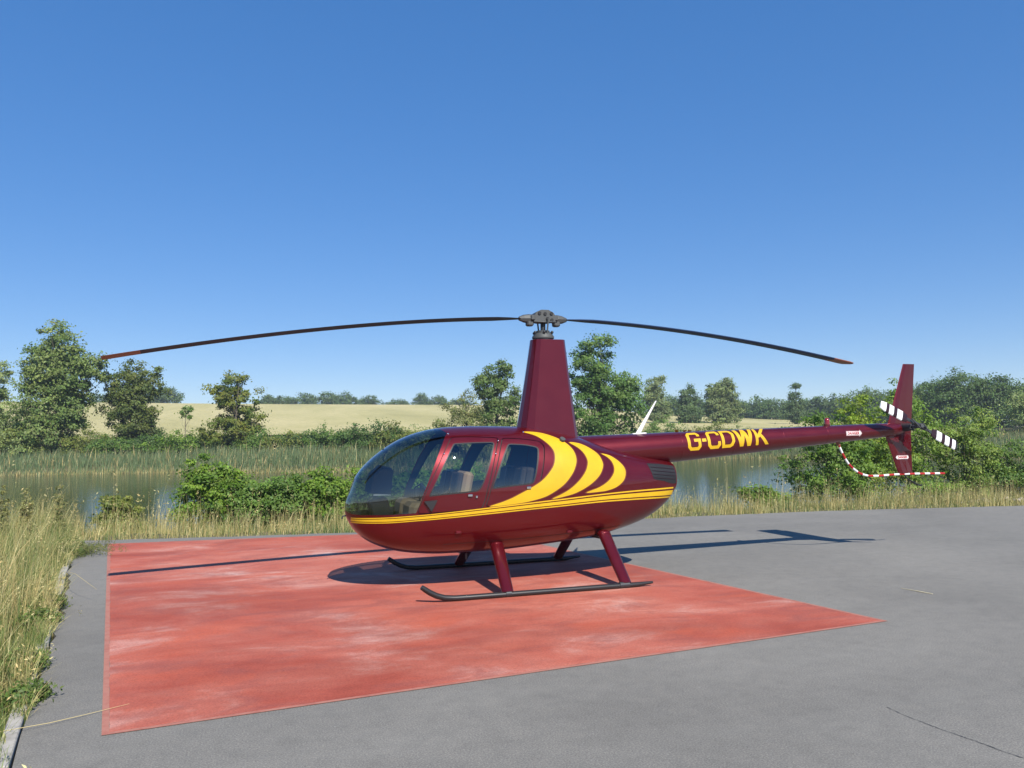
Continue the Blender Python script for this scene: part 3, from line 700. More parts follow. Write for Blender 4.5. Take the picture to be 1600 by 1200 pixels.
for s in (-1, 1):
    cur = x0
    for ch in 'G-CDWK':
        w, parts = GL[ch]; w *= .89; lt = MB()
        for pi, (poly, cl) in enumerate(parts):
            pp = [(cur+.018+px*(w-.036), -.036+py*LH) for px, py in poly]
            for qd in (bar(pp[0], pp[1], .054) if cl == 'bar' else stroke(pp, .043, cl)):
                vv = [on_boom(p[0], p[1], .002+.0006*pi) for p in qd]
                if s > 0: vv = [(a, -b, c) for a, b, c in vv]
                lt.add(vv, [(0, 1, 2, 3)])
        if s > 0:   # right side reads from nose side too: mirror the order along the boom
            lt.v = [(2*x0+1.2-a, b, c) for a, b, c in lt.v]
        lt.build('registration_letter', M_YELLOW, boom); cur += w+.006
# antenna, beacon
an = MB(); an.loft([[(1.385+t*.285+dx*(1-t*.72), dy*(1-.5*t), 1.755+t*.44) for dx, dy in ((-.034, 0), (-.014, -.011), (.022, -.008), (.040, 0), (.022, .008), (-.014, .011))] for t in (0, .03, .15, .5, .9, 1.0)]); an.box((1.41, 0, 1.765), (.20, .05, .016), Matrix.Rotation(-.054, 3, 'Y'), .004); an.build('antenna', M_WHITE, heli)
bc = MB(); bc.tube([(4.38, 0, 1.835), (4.38, 0, 1.862)], .045, 14); bco = bc.build('beacon', M_MAROON, heli); bl = MB(); bl.tube([(4.38, 0, 1.862), (4.38, 0, 1.92), (4.38, 0, 1.945), (4.38, 0, 1.952)], [.038, .038, .028, .008], 14); bl.build('lens', M_LENS, bco)
def fin_mesh(b0, b1, t0, t1, zb, zt, th=.055, y=0):
    sh = [(0, 0), (.06, .55), (.25, 1), (.6, .7), (1, .08), (1, -.08), (.6, -.7), (.25, -1), (.06, -.55)]
    m_ = MB(); m_.loft([[(xa+(xb-xa)*a, y+th/2*w*(1-.3*k), z) for a, w in sh] for k, (xa, xb, z) in enumerate(((b0, b1, zb), ((b0+t0)/2, (b1+t1)/2, (zb+zt)/2), (t0, t1, zt)))]); return m_
uf = fin_mesh(5.40, 5.865, 5.775, 5.985, 1.72, 2.745); ufo = uf.build('upper_fin', M_MAROON, heli)
lf = fin_mesh(5.60, 5.862, 5.36, 5.868, 1.135, 1.78); lfo = lf.build('lower_fin', M_MAROON, heli)
hsb = MB(); sh = [(0, 0), (.06, .5), (.25, 1), (.6, .7), (1, .08), (1, -.08), (.6, -.7), (.25, -1), (.06, -.5)]
hsb.loft([[(5.40+.42*a, y, 1.80+.03*w) for a, w in sh] for y in (.06, .6, 1.15)]); hsb.build('horizontal_stabilizer', M_MAROON, heli)
ft = MB(); ft.tube([(5.45, 0, bz(5.45)), (5.62, 0, 1.775), (5.72, 0, 1.79)], [.10, .085, .06], 16); ft.build('boom_end_cone', M_MAROON, heli)
gb = MB(); gb.tube([(5.70, .06, 1.80), (5.70, -.12, 1.805), (5.70, -.2, 1.81)], [.065, .06, .045], 14); gb.tube([(5.70, -.2, 1.81), (5.70, -.33, 1.815)], .022, 10); gbo = gb.build('tail_gearbox', M_DKSTEEL, heli)
for k in range(5):
    a = k*1.257; bt = MB(); bt.tube([(5.70+.05*math.cos(a), -.2, 1.81+.05*math.sin(a)), (5.70+.05*math.cos(a), -.225, 1.81+.05*math.sin(a))], .010, 6); bt.build('bolt', M_STEEL, gbo)
TD = np.array([1.284, 0, -.592]); TD /= np.linalg.norm(TD); TU = np.array([-TD[2], 0, TD[0]]); TC = np.array([5.705, -.33, 1.825])
th_ = MB(); th_.tube([tuple(TC-TD*.10), tuple(TC+TD*.10)], .03, 10); th_.box(tuple(TC), (.10, .05, .07), bev=.01); tro = th_.build('tail_rotor_hub', M_DKSTEEL, heli)
pc = MB(); pc.tube([tuple(TC+np.array([.03, -.05, .03])), tuple(TC+TD*.17+np.array([0, -.03, -.03]))], .009, 6); pc.tube([tuple(TC+np.array([-.03, -.05, -.03])), tuple(TC-TD*.17+np.array([0, -.03, .03]))], .009, 6); pc.tube([(5.70, -.24, 1.81), tuple(TC+np.array([0, -.06, 0]))], .03, 8); pc.build('pitch_control', M_STEEL, tro)
def trb(s):
    d = TD*s; u = TU; par = None
    segs = [(.09, .24, .045, .05, M_DKSTEEL), (.24, .33, .11, .148, M_DKRED), (.33, .43, .148, .148, M_WHITE), (.43, .495, .148, .148, M_DKRED), (.495, .58, .148, .148, M_WHITE), (.58, .635, .148, .148, M_DKRED), (.635, .70, .148, .148, M_WHITE), (.70, .735, .148, .11, M_DARK)]
    if s < 0: segs = segs[:-1]; segs[-1] = (.635, .735, .148, .11, M_WHITE)
    tw = R(9)
    for k, (a, b, c0_, c1_, m) in enumerate(segs):
        B_ = MB(); rg = []
        for r_, c_ in ((a, c0_), (b, c1_)):
            pr = []
            for x, y in ((-.5, 0), (-.42, .055), (-.2, .075), (.2, .045), (.5, .006), (.5, -.006), (.2, -.045), (-.2, -.075), (-.42, -.055)):
                sk = .0 if k < 7 and s > 0 else 0
                pr.append(tuple(TC+d*r_+u*(x*c_*math.cos(tw)-0*sk)+np.array([0, 1, 0])*(x*c_*math.sin(tw)+y*c_*1.3)))
            rg.append(pr)
        B_.loft(rg)
        if par is None: par = B_.build('tail_rotor_blade', m, heli)
        else: B_.build('paint_band', m, par)
trb(1); trb(-1)
# tail guard, painted in bands
GP = [(4.545, 0, 1.62), (4.585, 0, 1.53), (4.64, 0, 1.42), (4.72, 0, 1.30), (4.82, 0, 1.21), (4.95, 0, 1.138), (5.10, 0, 1.108), (5.25, 0, 1.105), (5.45, 0, 1.113), (5.7, 0, 1.118), (6.0, 0, 1.116), (6.25, 0, 1.112), (6.46, 0, 1.108)]
G_ = np.array(GP); cl = np.concatenate([[0], np.cumsum(np.linalg.norm(np.diff(G_, axis=0), axis=1))]); Ls = cl[-1]
fx = [pchip(cl, G_[:, k]) for k in range(3)]; nb_ = 23; grd = None
for k in range(nb_):
    ss = np.linspace(Ls*k/nb_, Ls*(k+1)/nb_, 5); g_ = MB(); g_.tube([tuple(float(h(v)) for h in fx) for v in ss], .0165, 10, caps=(k in (0, nb_-1)))
    m = M_REDP if k % 2 == 0 else M_WHITE
    if grd is None: grd = g_.build('tail_guard', m, heli)
    else: g_.build('paint_band', m, grd)
gd = MB(); gd.tube([(4.53, 0, 1.66), (4.57, 0, 1.56)], .028, 8); gd.build('bracket', M_TIP, grd)
tk = MB(); tk.tube([(5.70, 0, 1.15), (5.735, 0, 1.075), (5.80, 0, 1.03), (5.95, 0, .955), (6.0, 0, .945), (6.03, 0, .95)], .0125, 8); tk.build('tail_skid', M_SKID, heli)
# danger placards
def placard(cx, cz, w, h, y_of, double=False):
    a = h*.75
    pts = [(-w/2-(a if double else 0), 0)]*0
    if double: out = [(-w/2, -h/2), (w/2, -h/2), (w/2+a*.5, 0), (w/2, h/2), (-w/2, h/2), (-w/2-a*.5, 0)]
    else: out = [(-w/2, -h/2), (w/2-a*.3, -h/2), (w/2-a*.3, -h*.75), (w/2+a*.6, 0), (w/2-a*.3, h*.75), (w/2-a*.3, h/2), (-w/2, h/2)]
    def place(p, off): x, z = cx+p[0], cz+p[1]; return (x, y_of(x, z)-off, z)
    o = MB(); ol = dens([(p[0], p[1]) for p in out], .012); gg = np.stack(np.meshgrid(np.arange(-w, w, .012), np.arange(-h, h, .012), indexing='ij'), -1).reshape(-1, 2); gg = gg[inside(gg, ol)]
    uu, tt_ = cdt(gg, [ol]); tt_ = tt_[inside(uu[tt_].mean(1), ol)]; o.add([place(p, .002) for p in uu], tt_.tolist()); po = o.build('danger_placard', M_WHITE, heli); po['label'] = 'small white placard reading DANGER'
    fr = stroke([(p[0]*.95, p[1]*.88) for p in out], h*.06, True, .012)
    fo = MB()
    for q_ in fr: fo.add([place(p, .0028) for p in q_], [(0, 1, 2, 3)])
    fo.build('border', M_REDP, po)
    cu = bpy.data.curves.new('danger_text', 'FONT'); cu.body = 'DANGER'; cu.size = h*.78; cu.align_x = 'CENTER'; cu.align_y = 'CENTER'; cu.offset = h*.034
    to = bpy.data.objects.new('danger_text', cu); me_ = bpy.data.meshes.new_from_object(to); bpy.data.objects.remove(to)
    co = np.zeros(len(me_.vertices)*3); me_.vertices.foreach_get('co', co); co = co.reshape(-1, 3)
    wd = max(np.ptp(co[:, 0]), 1e-6); k = min(1.0, w*.86/wd)
    co2 = np.array([place((p[0]*k, p[1]), .0034) for p in co]); me_.vertices.foreach_set('co', co2.ravel()); me_.update(); obj('lettering', me_, M_REDP, po)
placard(4.73, 1.727, .25, .066, lambda x, z: -math.sqrt(max(brd(x)**2-(z-bz(x))**2, 1e-4)))
placard(5.665, 1.366, .20, .055, lambda x, z: -.027, True)

# ------------------------------------------------------------------ skids and struts
for s in (-1, 1):
    y = 1.09*s; sk = MB()
    pts = [(-1.72, y, .175), (-1.685, y, .15), (-1.63, y, .112), (-1.56, y, .075), (-1.47, y, .046), (-1.36, y, .035), (-1.2, y, .033), (.60, y, .033), (.78, y, .033), (.99, y, .047)]
    sk.tube(pts, [.026, .029, .031, .031, .031, .031, .031, .031, .028, .014], 14); so_ = sk.build('skid', M_SKID, heli)
    for x in (-.76, .60, .66): c_ = MB(); c_.tube([(x-.03, y, .040), (x+.03, y, .040)], .036, 14); c_.build('clamp', M_DKSTEEL, so_)
    for (xt, zt_, xb) in ((-.70, .50, -.765), (.67, .56, .655)):
        lg = MB(); rg = []
        for t in np.linspace(0, 1, 7):
            x, yy, z = xt+(xb-xt)*t, (.46+(1.085-.46)*t)*s, zt_+(.05-zt_)*t; ch, tw = .165-.025*t, .085-.015*t
            rg.append([(x+ch/2*math.cos(2*math.pi*k/16), yy+tw/2*math.sin(2*math.pi*k/16), z+tw/2*.6*math.sin(2*math.pi*k/16)*s) for k in range(16)])
        lg.loft(rg, smooth=True); lo = lg.build('strut', M_MAROON, heli)
        bo = MB(); bo.sphere((xt, .46*s, zt_-.01), .088, 14, 8, (1, .8, .55)); bo.build('strut_boot', M_MAROON, lo)
for xt in (-.70, .67):
    ct = MB(); ct.tube([(xt, -.5, .52), (xt, 0, .50), (xt, .5, .52)], .04, 10); ct.build('cross_tube', M_DKSTEEL, heli)
dr = MB(); dr.tube([(-1.0, -.2, .37), (-1.0, -.2, .30)], .012, 8); dr.build('drain_tube', M_STEEL, heli)

# ------------------------------------------------------------------ plants
def leaf_cloud(P, N, size, aspect, tint, fold=.15):
    n = len(P); a = rng.normal(size=(n, 3)); a -= N*(a*N).sum(1)[:, None]; a /= np.linalg.norm(a, axis=1)[:, None]+1e-9; b = np.cross(N, a)
    L = size[:, None]; w = L*aspect
    V = np.stack([P-a*L/2, P+b*w/2+N*L*fold*.5-a*L*.05, P+a*L/2-N*L*fold*.4, P-b*w/2+N*L*fold*.5-a*L*.05], 1).reshape(-1, 3)
    F = np.arange(4*n).reshape(n, 4); return V, F, np.repeat(tint, 4, axis=0)
def unit(n):
    v = rng.normal(size=(n, 3)); return v/np.linalg.norm(v, axis=1)[:, None]
def crown(lobes, clumps, per, clump_r, leaf, pal, fill=.55, spread=.2):
    """lobes: (x,y,z,rx,ry,rz); returns leaf mesh data and clump centres"""
    lob = np.array(lobes, float); w = (lob[:, 3]*lob[:, 4]*lob[:, 5])**(2/3); k = rng.choice(len(lob), clumps, p=w/w.sum())
    d = unit(clumps); rr = fill+(1-fill)*rng.random(clumps)**.7; rr *= 1+rng.normal(0, spread*.6, clumps)
    C = lob[k, :3]+d*rr[:, None]*lob[k, 3:6]
    pal = np.array(pal); ci = rng.random(clumps)[:, None]; ct = pal[0]*(1-ci)+pal[1]*ci; ct = ct*(1+rng.normal(0, .10, (clumps, 1)))
    sz = clump_r*(.55+.8*rng.random(clumps)); idx = np.repeat(np.arange(clumps), per); n = len(idx)
    o = rng.normal(size=(n, 3))*np.array([.46, .46, .30])*sz[idx][:, None]
    N = o/(np.linalg.norm(o, axis=1)[:, None]+1e-9)*.5+d[idx]*.4+np.array([.05, -.50, .50])+rng.normal(size=(n, 3))*.55; N /= np.linalg.norm(N, axis=1)[:, None]
    tint = np.clip(ct[idx]*np.array([1.22, 1.14, .95])*(1+rng.normal(0, .16, (n, 1)))*(1+rng.normal(0, .05, (n, 3))), .004, .9)
    return C[idx]+o, N, leaf*(.6+.8*rng.random(n)), tint, C
def trunk_mesh(h, r_, C, limbs, lean=0, n=7, low=.25):
    m = MB(); ts = np.linspace(0, 1, 7); wob = np.cumsum(rng.normal(0, .025*h/6, (7, 2)), axis=0); wob[0] = 0
    P = [(wob[i, 0]+lean*t, wob[i, 1], -.25+(h+.25)*t) for i, t in enumerate(ts)]; m.tube(P, [r_*(1.25 if i == 0 else 1)*(1-.8*t) for i, t in enumerate(ts)], n)
    P = np.array(P)
    sel = rng.permutation(len(C))[:limbs]
    for c in C[sel]:
        z0 = max(low*h*.6, min(c[2]*.62, h*.85)); z0 = max(z0-.15*h, .12*h) if c[2] < z0 else z0
        b = np.array([np.interp(z0, P[:, 2], P[:, k]) for k in range(2)]+[z0]); L = np.linalg.norm(c-b)
        mid = (b+c)/2+np.array([0, 0, -.08*L])+rng.normal(0, .05*L, 3)
        m.tube([b, mid, c], [r_*.38*(1-.6*z0/h), r_*.22*(1-.5*z0/h), r_*.06], 5, caps=False)
    return m
GREEN = ((0.0629, 0.1297, 0.0250), (0.1191, 0.2059, 0.0438)); DARKG = ((0.0392, 0.0915, 0.0225), (0.0771, 0.1448, 0.0350)); PALE = ((0.1400, 0.2059, 0.0750), (0.2311, 0.2974, 0.1250))
YELG = ((0.1051, 0.1906, 0.0200), (0.2029, 0.2822, 0.0325)); OLIVE = ((0.0911, 0.1297, 0.0275), (0.1611, 0.1906, 0.0438)); BRIGHT = ((0.0622, 0.1298, 0.0148), (0.1513, 0.2501, 0.0340)); FAR = ((0.0588, 0.1037, 0.0425), (0.0924, 0.1494, 0.0600))
def scl(lobes, k): return [tuple(v*k for v in l) for l in lobes]
def plant(name, label, cat, loc, lobes, clumps, per, clump_r, leaf, pal, group=None, trunk=None, limbs=14, aspect=.55, fill=.55, lean=0, spread=.2, low=.25, foliage='crown'):
    root = obj(name, None); x, y = loc[:2]; z = float(height(x, y)) if len(loc) < 3 else loc[2]; root.location = (x, y, z)
    P, N, s, t, C = crown(lobes, clumps, per, clump_r, leaf, pal, fill, spread); V, F, tt = leaf_cloud(P, N, s, aspect, t)
    obj(foliage, mesh_np(foliage, V, F, tint=tt), M_LEAF, root)
    H, r_ = trunk if trunk else (max(l[2] for l in lobes)*.8, .05)
    trunk_mesh(H, r_, C, limbs, lean, low=low).build('trunk' if foliage == 'crown' else 'stems', M_BARK, root)
    return tag(root, label, cat, group)

# ---- far bank trees (bearing, distance)
def T(name, label, b, d, lobes, **kw): return plant(name, label, kw.pop('cat', 'tree'), survey(b, d), lobes, **kw)
T('ash_tree', 'tall leaning loose-crowned tree at the left end of far bank', -11.3, 83, [(-.3, 0, 9.8, 1.7, 1.8, 2.2), (-1.1, 0, 8.0, 1.9, 2.0, 2.2), (.5, 0, 7.2, 1.9, 2, 2.2), (2.6, 0, 8.0, 1.4, 1.4, 1.5), (-1.2, .3, 4.6, 2.5, 2.3, 2.6), (.9, -.2, 4.0, 1.6, 1.6, 2.0), (-.9, -.5, 1.9, 2.3, 2, 1.7), (1.6, .3, 5.6, 1.1, 1.1, 1.1)], clumps=420, per=86, clump_r=0.71, leaf=0.246, pal=((0.0840, 0.1448, 0.0375), (0.1820, 0.2440, 0.0813)), trunk=(10.2, .24), limbs=60, spread=.3)
T('willow_tree', 'thin pale grey-green tree at the pond end, beside the tall loose-crowned tree', -14.6, 86, [(0, 0, 6.6, .9, .9, 1.6), (-.4, 0, 4.4, 1.5, 1.4, 1.8), (.4, 0, 2.0, 2.2, 1.8, 1.6)], clumps=110, per=77, clump_r=0.59, leaf=0.224, pal=PALE, trunk=(7, .14), limbs=20, spread=.35)
T('field_maple_tree', 'dark rounded tree with a feathery top on far bank, against the wheat', -7.2, 84, [(.6, 0, 7.4, 1.9, 1.6, 1.2), (-.9, 0, 6.4, 1.9, 1.7, 1.5), (.1, 0, 5.0, 2.7, 2.3, 2.1), (0, 0, 3.2, 2.3, 2.2, 1.7), (.2, -.3, 1.5, 2.0, 2.0, 1.4)], clumps=260, per=89, clump_r=0.63, leaf=0.224, pal=((0.0588, 0.0945, 0.0225), (0.1191, 0.1525, 0.0375)), trunk=(7.4, .2), limbs=34, spread=.28)
T('hawthorn_tree', 'windswept small tree with yellowing lower branches on far bank', -1.2, 78, [(.2, 0, 6.6, 1.0, .9, .7), (-.9, 0, 5.6, 1.2, 1, .8), (.3, 0, 4.9, 1.9, 1.5, 1.1), (.3, 0, 3.4, 2.3, 1.9, 1.4), (-.2, 0, 1.8, 2.5, 2, 1.5), (1.6, .2, 1.5, 1.8, 1.5, 1.2)], clumps=210, per=81, clump_r=0.52, leaf=0.213, pal=((.068, .118, .020), (.165, .185, .036)), trunk=(6.2, .16), limbs=36, lean=.5, spread=.38)
T('sapling', 'thin young sapling with bare pale stem between dark rounded and windswept trees', -4.1, 77, [(.15, 0, 4.1, .45, .4, .3), (-.25, 0, 3.75, .3, .3, .25), (.3, .1, 3.5, .25, .25, .2)], clumps=22, per=22, clump_r=0.29, leaf=0.179, pal=GREEN, trunk=(4.2, .05), limbs=8, cat='sapling')
T('elder_tree', 'sparse greyish shrubby tree behind the cabin roof', 14.6, 70, [(0, 0, 4.7, 1.6, 1.4, 1.2), (-.5, 0, 3.0, 2.0, 1.6, 1.5), (.6, 0, 1.6, 2.2, 1.8, 1.4)], clumps=120, per=58, clump_r=0.50, leaf=0.179, pal=((0.1051, 0.1297, 0.0438), (0.2100, 0.2364, 0.0938)), trunk=(4.8, .12), limbs=40, spread=.4)
T('oak_tree', 'rounded green tree just in front of the mast fairing, on far bank', 16.7, 76, [(.1, 0, 7.6, 1.5, 1.4, 1.3), (-.6, 0, 6.3, 1.6, 1.5, 1.3), (.5, 0, 5.2, 1.9, 1.7, 1.5), (0, 0, 3.0, 2.5, 2, 1.8), (1.6, 0, 1.8, 1.8, 1.6, 1.4)], clumps=190, per=84, clump_r=0.59, leaf=0.224, pal=((0.0700, 0.1297, 0.0350), (0.1400, 0.2059, 0.0625)), trunk=(7.4, .2), limbs=30)
T('oak_tree', 'tree half hidden behind the mast fairing, left of the largest tree', 20.6, 74, [(-.4, 0, 8.9, 1.0, 1.1, 1.1), (-.9, 0, 7.0, 1.1, 1.2, 1.4), (0, 0, 5.0, 1.8, 1.6, 1.8), (0, 0, 2.4, 2.1, 1.8, 1.7)], clumps=130, per=81, clump_r=0.59, leaf=0.224, pal=GREEN, trunk=(8.6, .2), limbs=24)
T('oak_tree', 'largest green tree, behind the tail boom root on far bank', 24.2, 72, scl([(-.5, 0, 10.2, 1.7, 1.6, 1.3), (-1.2, 0, 8.3, 1.9, 1.8, 1.6), (.4, 0, 7.2, 2.1, 2, 1.8), (2.2, 0, 7.0, 1.4, 1.4, 1.4), (2.0, 0, 5.0, 2.0, 1.8, 1.8), (-1.0, 0, 5.2, 2.4, 2.2, 2.2), (.6, -.3, 2.4, 3.3, 2.4, 2.0), (-.6, -.4, 1.2, 3.2, 2.2, 1.3)], 1.05), clumps=370, per=92, clump_r=0.67, leaf=0.235, pal=((0.0588, 0.1297, 0.0275), (0.1191, 0.2059, 0.0500)), trunk=(10, .28), limbs=46, spread=.28)
T('poplar_tree', 'narrow grey-green tree beyond the wheat, right of the largest tree', 27.9, 150, scl([(.2, 0, 9.2, 1.7, 1.6, 2.2), (-1.4, 0, 7.2, 1.5, 1.5, 2.0), (0, 0, 5.0, 2.8, 2.2, 2.6), (.8, 0, 2.5, 3.0, 2.4, 2)], 0.77), clumps=130, per=70, clump_r=0.84, leaf=0.358, pal=((0.0980, 0.1448, 0.0625), (0.1749, 0.2288, 0.1063)), trunk=(6.6, .2), limbs=22, spread=.3)
T('ash_tree', 'pale feathery tree with wide crown at the field edge behind the antenna', 32.4, 160, scl([(.6, 0, 9.0, 2.6, 2.2, 2.0), (-1.9, 0, 7.4, 2.0, 2, 1.9), (2.3, 0, 6.0, 2.2, 2, 2.2), (0, 0, 4.6, 4.0, 3, 2.6), (0, 0, 2.2, 4.2, 3, 2)], 0.78), clumps=210, per=72, clump_r=0.88, leaf=0.381, pal=((0.1051, 0.1525, 0.0600), (0.1820, 0.2364, 0.1000)), trunk=(6.5, .25), limbs=30, spread=.3)
T('ash_tree', 'smaller dark tree at the field edge, left of the pale feathery wide tree', 30.2, 155, scl([(0, 0, 7.0, 1.9, 1.8, 1.8), (-.6, 0, 4.6, 2.6, 2.2, 2.2), (0, 0, 2.2, 3.2, 2.6, 2.0)], 0.78), clumps=120, per=70, clump_r=0.84, leaf=0.358, pal=FAR, trunk=(4.8, .2), limbs=18)
T('pine_tree', 'lone spindly tree with small tufted top above the treeline', 37.2, 165, scl([(.2, 0, 9.4, 1.1, 1, 1.0), (-.3, 0, 7.7, 1.2, 1.2, 1.1), (1.2, 0, 10.1, .7, .7, .6), (0, 0, 5.0, 2.0, 1.8, 1.9), (0, 0, 2.4, 2.4, 2, 1.9)], 0.76), clumps=95, per=58, clump_r=0.67, leaf=0.314, pal=FAR, trunk=(7.2, .2), limbs=22, spread=.35)
MARKS = [(-14.6, 'the thin pale willow'), (-11.3, 'the tall loose-crowned tree'), (-7.3, 'the dark rounded tree'), (-4.1, 'the bare-stemmed sapling'), (-1.2, 'the windswept yellowing tree'), (4.5, 'the open gap left of the cabin'), (9, 'the cockpit bubble'), (14.6, 'the sparse greyish tree'), (17, 'the rounded green tree by the mast'), (21, 'the mast fairing'), (24.2, 'the largest tree'), (28, 'the white antenna'), (33.5, 'the boom lettering'), (38, 'the red beacon'), (43, 'the tail fin'), (48, 'the wood'), (53, 'the silvery willow')]
def mark(b): return min(MARKS, key=lambda m: abs(m[0]-b))[1]
# ---- trees on the skyline beyond the wheat
sk = [(-5.6, 272, 7.5, 5.2, 'broad dark crown on the skyline between the rounded and windswept trees'), (-6.9, 280, 10, 5, 'taller skyline tree peeping over the dark rounded tree')]
for b, d, h, w, lab in sk:
    h *= .8
    T('skyline_tree', lab, b, d, [(0, 0, h*.62, w, w*.8, h*.36), (w*.5, 0, h*.42, w*.8, w*.7, h*.32), (-w*.4, 0, h*.36, w*.9, w*.7, h*.3)], clumps=150, per=40, clump_r=1.3, leaf=.5, pal=FAR, trunk=(h*.7, .3), limbs=10)
for b, d, h, w in [(1.0, 275, 4.6, 2.5), (2.1, 276, 4.6, 4.2), (3.6, 275, 5.6, 3.8), (5.0, 276, 6.4, 4.6), (6.2, 275, 5.8, 3.8), (7.8, 278, 5.2, 4.2), (9.8, 280, 3.8, 4.4), (11.5, 278, 6.4, 2.6), (12.7, 277, 5.2, 3.2), (14.2, 279, 4.6, 3.6), (17.4, 276, 5, 4), (-15.5, 280, 8, 6), (-9, 284, 6, 5)]:
    h *= .9
    T('skyline_tree', f"{'tall narrow' if h > 2*w*.72 else 'low spreading' if h < 1.1*w*.72 else 'rounded'} dark skyline tree past {mark(b)}", b, d, [(0, 0, h*.6, w*.75, w*.7, h*.38), (w*.5, 0, h*.4, w*.6, w*.6, h*.32), (-w*.5, 0, h*.38, w*.65, w*.6, h*.32)], clumps=85, per=34, clump_r=1.1, leaf=.48, pal=FAR, group='trees on the skyline beyond the wheat', trunk=(h*.7, .2), limbs=6)
# ---- treeline on the right
tl_ = [(28.8, 230, 8), (30.5, 240, 9), (32.0, 235, 8), (33.6, 238, 8), (34.8, 236, 9), (35.9, 230, 8.5), (37.2, 236, 9), (38.4, 228, 9.5), (39.6, 224, 10.5), (40.7, 220, 11), (41.8, 216, 12), (42.8, 214, 12.5), (43.8, 210, 13)]
for b, d, h in tl_:
    h *= rng.uniform(.6, .76); w = rng.uniform(3.6, 5.2)
    T('woodland_tree', f'mid-green tree in the treeline behind the wheat field, above {mark(b)}', b, d, [(0, 0, h*.66, w*.8, w*.8, h*.33), (w*.5, 0, h*.45, w*.7, w*.7, h*.33), (-w*.5, 0, h*.42, w*.7, w*.7, h*.33), (0, -1, h*.2, w, w*.8, h*.22)], clumps=140, per=44, clump_r=1.35, leaf=.48, pal=((0.0504, 0.0976, 0.0300), (0.0952, 0.1586, 0.0475)), group='trees of the treeline behind the field', trunk=(h*.75, .25), limbs=6)
for b, d, h, w in [(45.2, 150, 13.2, 6.5), (46.9, 146, 14.6, 6.8), (48.6, 148, 13.8, 6.4), (50.6, 150, 11.5, 5.5), (52.6, 146, 10.8, 6), (55, 150, 11, 6), (44.2, 160, 11, 6)]:
    h *= .62; w *= .8
    T('woodland_tree', 'large dense dark tree in the wood behind the tail rotor', b, d, [(0, 0, h*.7, w*.75, w*.7, h*.28), (w*.45, 0, h*.52, w*.65, w*.7, h*.3), (-w*.45, 0, h*.5, w*.68, w*.7, h*.3), (0, -1.2, h*.24, w*.95, w*.8, h*.24)], clumps=270, per=56, clump_r=1.15, leaf=.36, pal=((0.0420, 0.0884, 0.0225), (0.0868, 0.1525, 0.0375)), group='large trees of the wood on the right', trunk=(h*.75, .35), limbs=10)
T('willow_tree', 'pale silvery willow bush at the foot of the wood', 50.9, 112, [(0, 0, 3.2, 3.2, 2.4, 1.8), (-1.8, 0, 2.2, 2.4, 2, 1.6)], clumps=120, per=55, clump_r=.9, leaf=.24, pal=PALE, trunk=(3.4, .12), limbs=14)
# ---- scrub along the far bank
for b, d, h, w, pal in [(-15, 82, 2.6, 3.2, PALE), (-13, 83, 3.0, 2.6, OLIVE), (-9.6, 81, 2.2, 2.4, OLIVE), (-8.4, 80, 1.8, 2.6, GREEN), (-6.2, 80, 1.9, 2.6, DARKG), (-4.6, 78, 2.0, 2.8, BRIGHT), (-3.0, 79, 1.8, 2.4, GREEN), (.9, 75, 1.9, 2.6, GREEN), (2.4, 74, 1.7, 2.4, OLIVE), (3.9, 74, 1.9, 2.4, DARKG), (5.2, 73, 2.1, 2.4, GREEN), (7.2, 71, 2.4, 2.4, DARKG), (8.6, 71, 2.7, 2.6, DARKG), (9.9, 71, 2.6, 2.4, OLIVE), (11.4, 72, 2.2, 2.4, PALE), (12.8, 73, 2.3, 2.4, GREEN), (14.8, 75, 2.0, 2.6, OLIVE), (17.2, 76, 2.0, 2.8, GREEN), (19.4, 78, 2.2, 2.6, DARKG), (22.0, 79, 2.0, 2.6, OLIVE), (26.0, 82, 2.4, 2.8, GREEN), (28.4, 90, 2.8, 3.4, GREEN), (31.6, 92, 2.2, 3, OLIVE), (34.0, 94, 1.7, 2.8, GREEN), (37.4, 96, 1.6, 2.8, OLIVE), (40.5, 96, 2.0, 3, DARKG), (47.5, 102, 2.0, 3, GREEN), (52, 103, 2.0, 3, OLIVE)]:
    h *= 1.05
    T('scrub_bush', f"{ {id(PALE): 'pale grey-green', id(OLIVE): 'olive', id(DARKG): 'dark green', id(BRIGHT): 'bright green', id(GREEN): 'mid-green'}[id(pal)]} scrub bush on far bank by {mark(b)}", b, d, [(0, 0, h*.55, w*.6, w*.5, h*.5), (w*.5, 0, h*.4, w*.5, w*.5, h*.42), (-w*.5, 0, h*.38, w*.5, w*.5, h*.4)], clumps=85, per=44, clump_r=.5, leaf=.17, pal=pal, group='scrub along the far bank', trunk=(h*.6, .05), limbs=10, cat='bush', spread=.35, foliage='foliage')

# ---- near bank shrubs
def NB(name, label, x, y, lobes, **kw): return plant(name, label, kw.pop('cat', 'shrub'), (x, y), scl(lobes, 1.26 if name == 'young_tree' else 1.18), foliage='foliage', **kw)
shr = dict(per=84, clump_r=.19, leaf=.066, aspect=.62, fill=.35, spread=.18, limbs=24)
NB('leafy_shrub', 'small bright green shrub standing alone at the water edge', -4.3, 9.6, [(0, 0, 1.05, .55, .5, .48), (-.1, 0, .6, .68, .6, .5), (.35, 0, .7, .5, .5, .45)], clumps=150, pal=BRIGHT, trunk=(1.2, .03), **shr)
NB('leafy_shrub', 'low green shrub tangled with dry stalks between the lone shrub and the thicket', -3.25, 9.3, [(0, 0, .62, .6, .5, .42), (.5, 0, .72, .5, .5, .45), (-.45, 0, .6, .5, .5, .4)], clumps=170, pal=GREEN, trunk=(.8, .03), **shr)
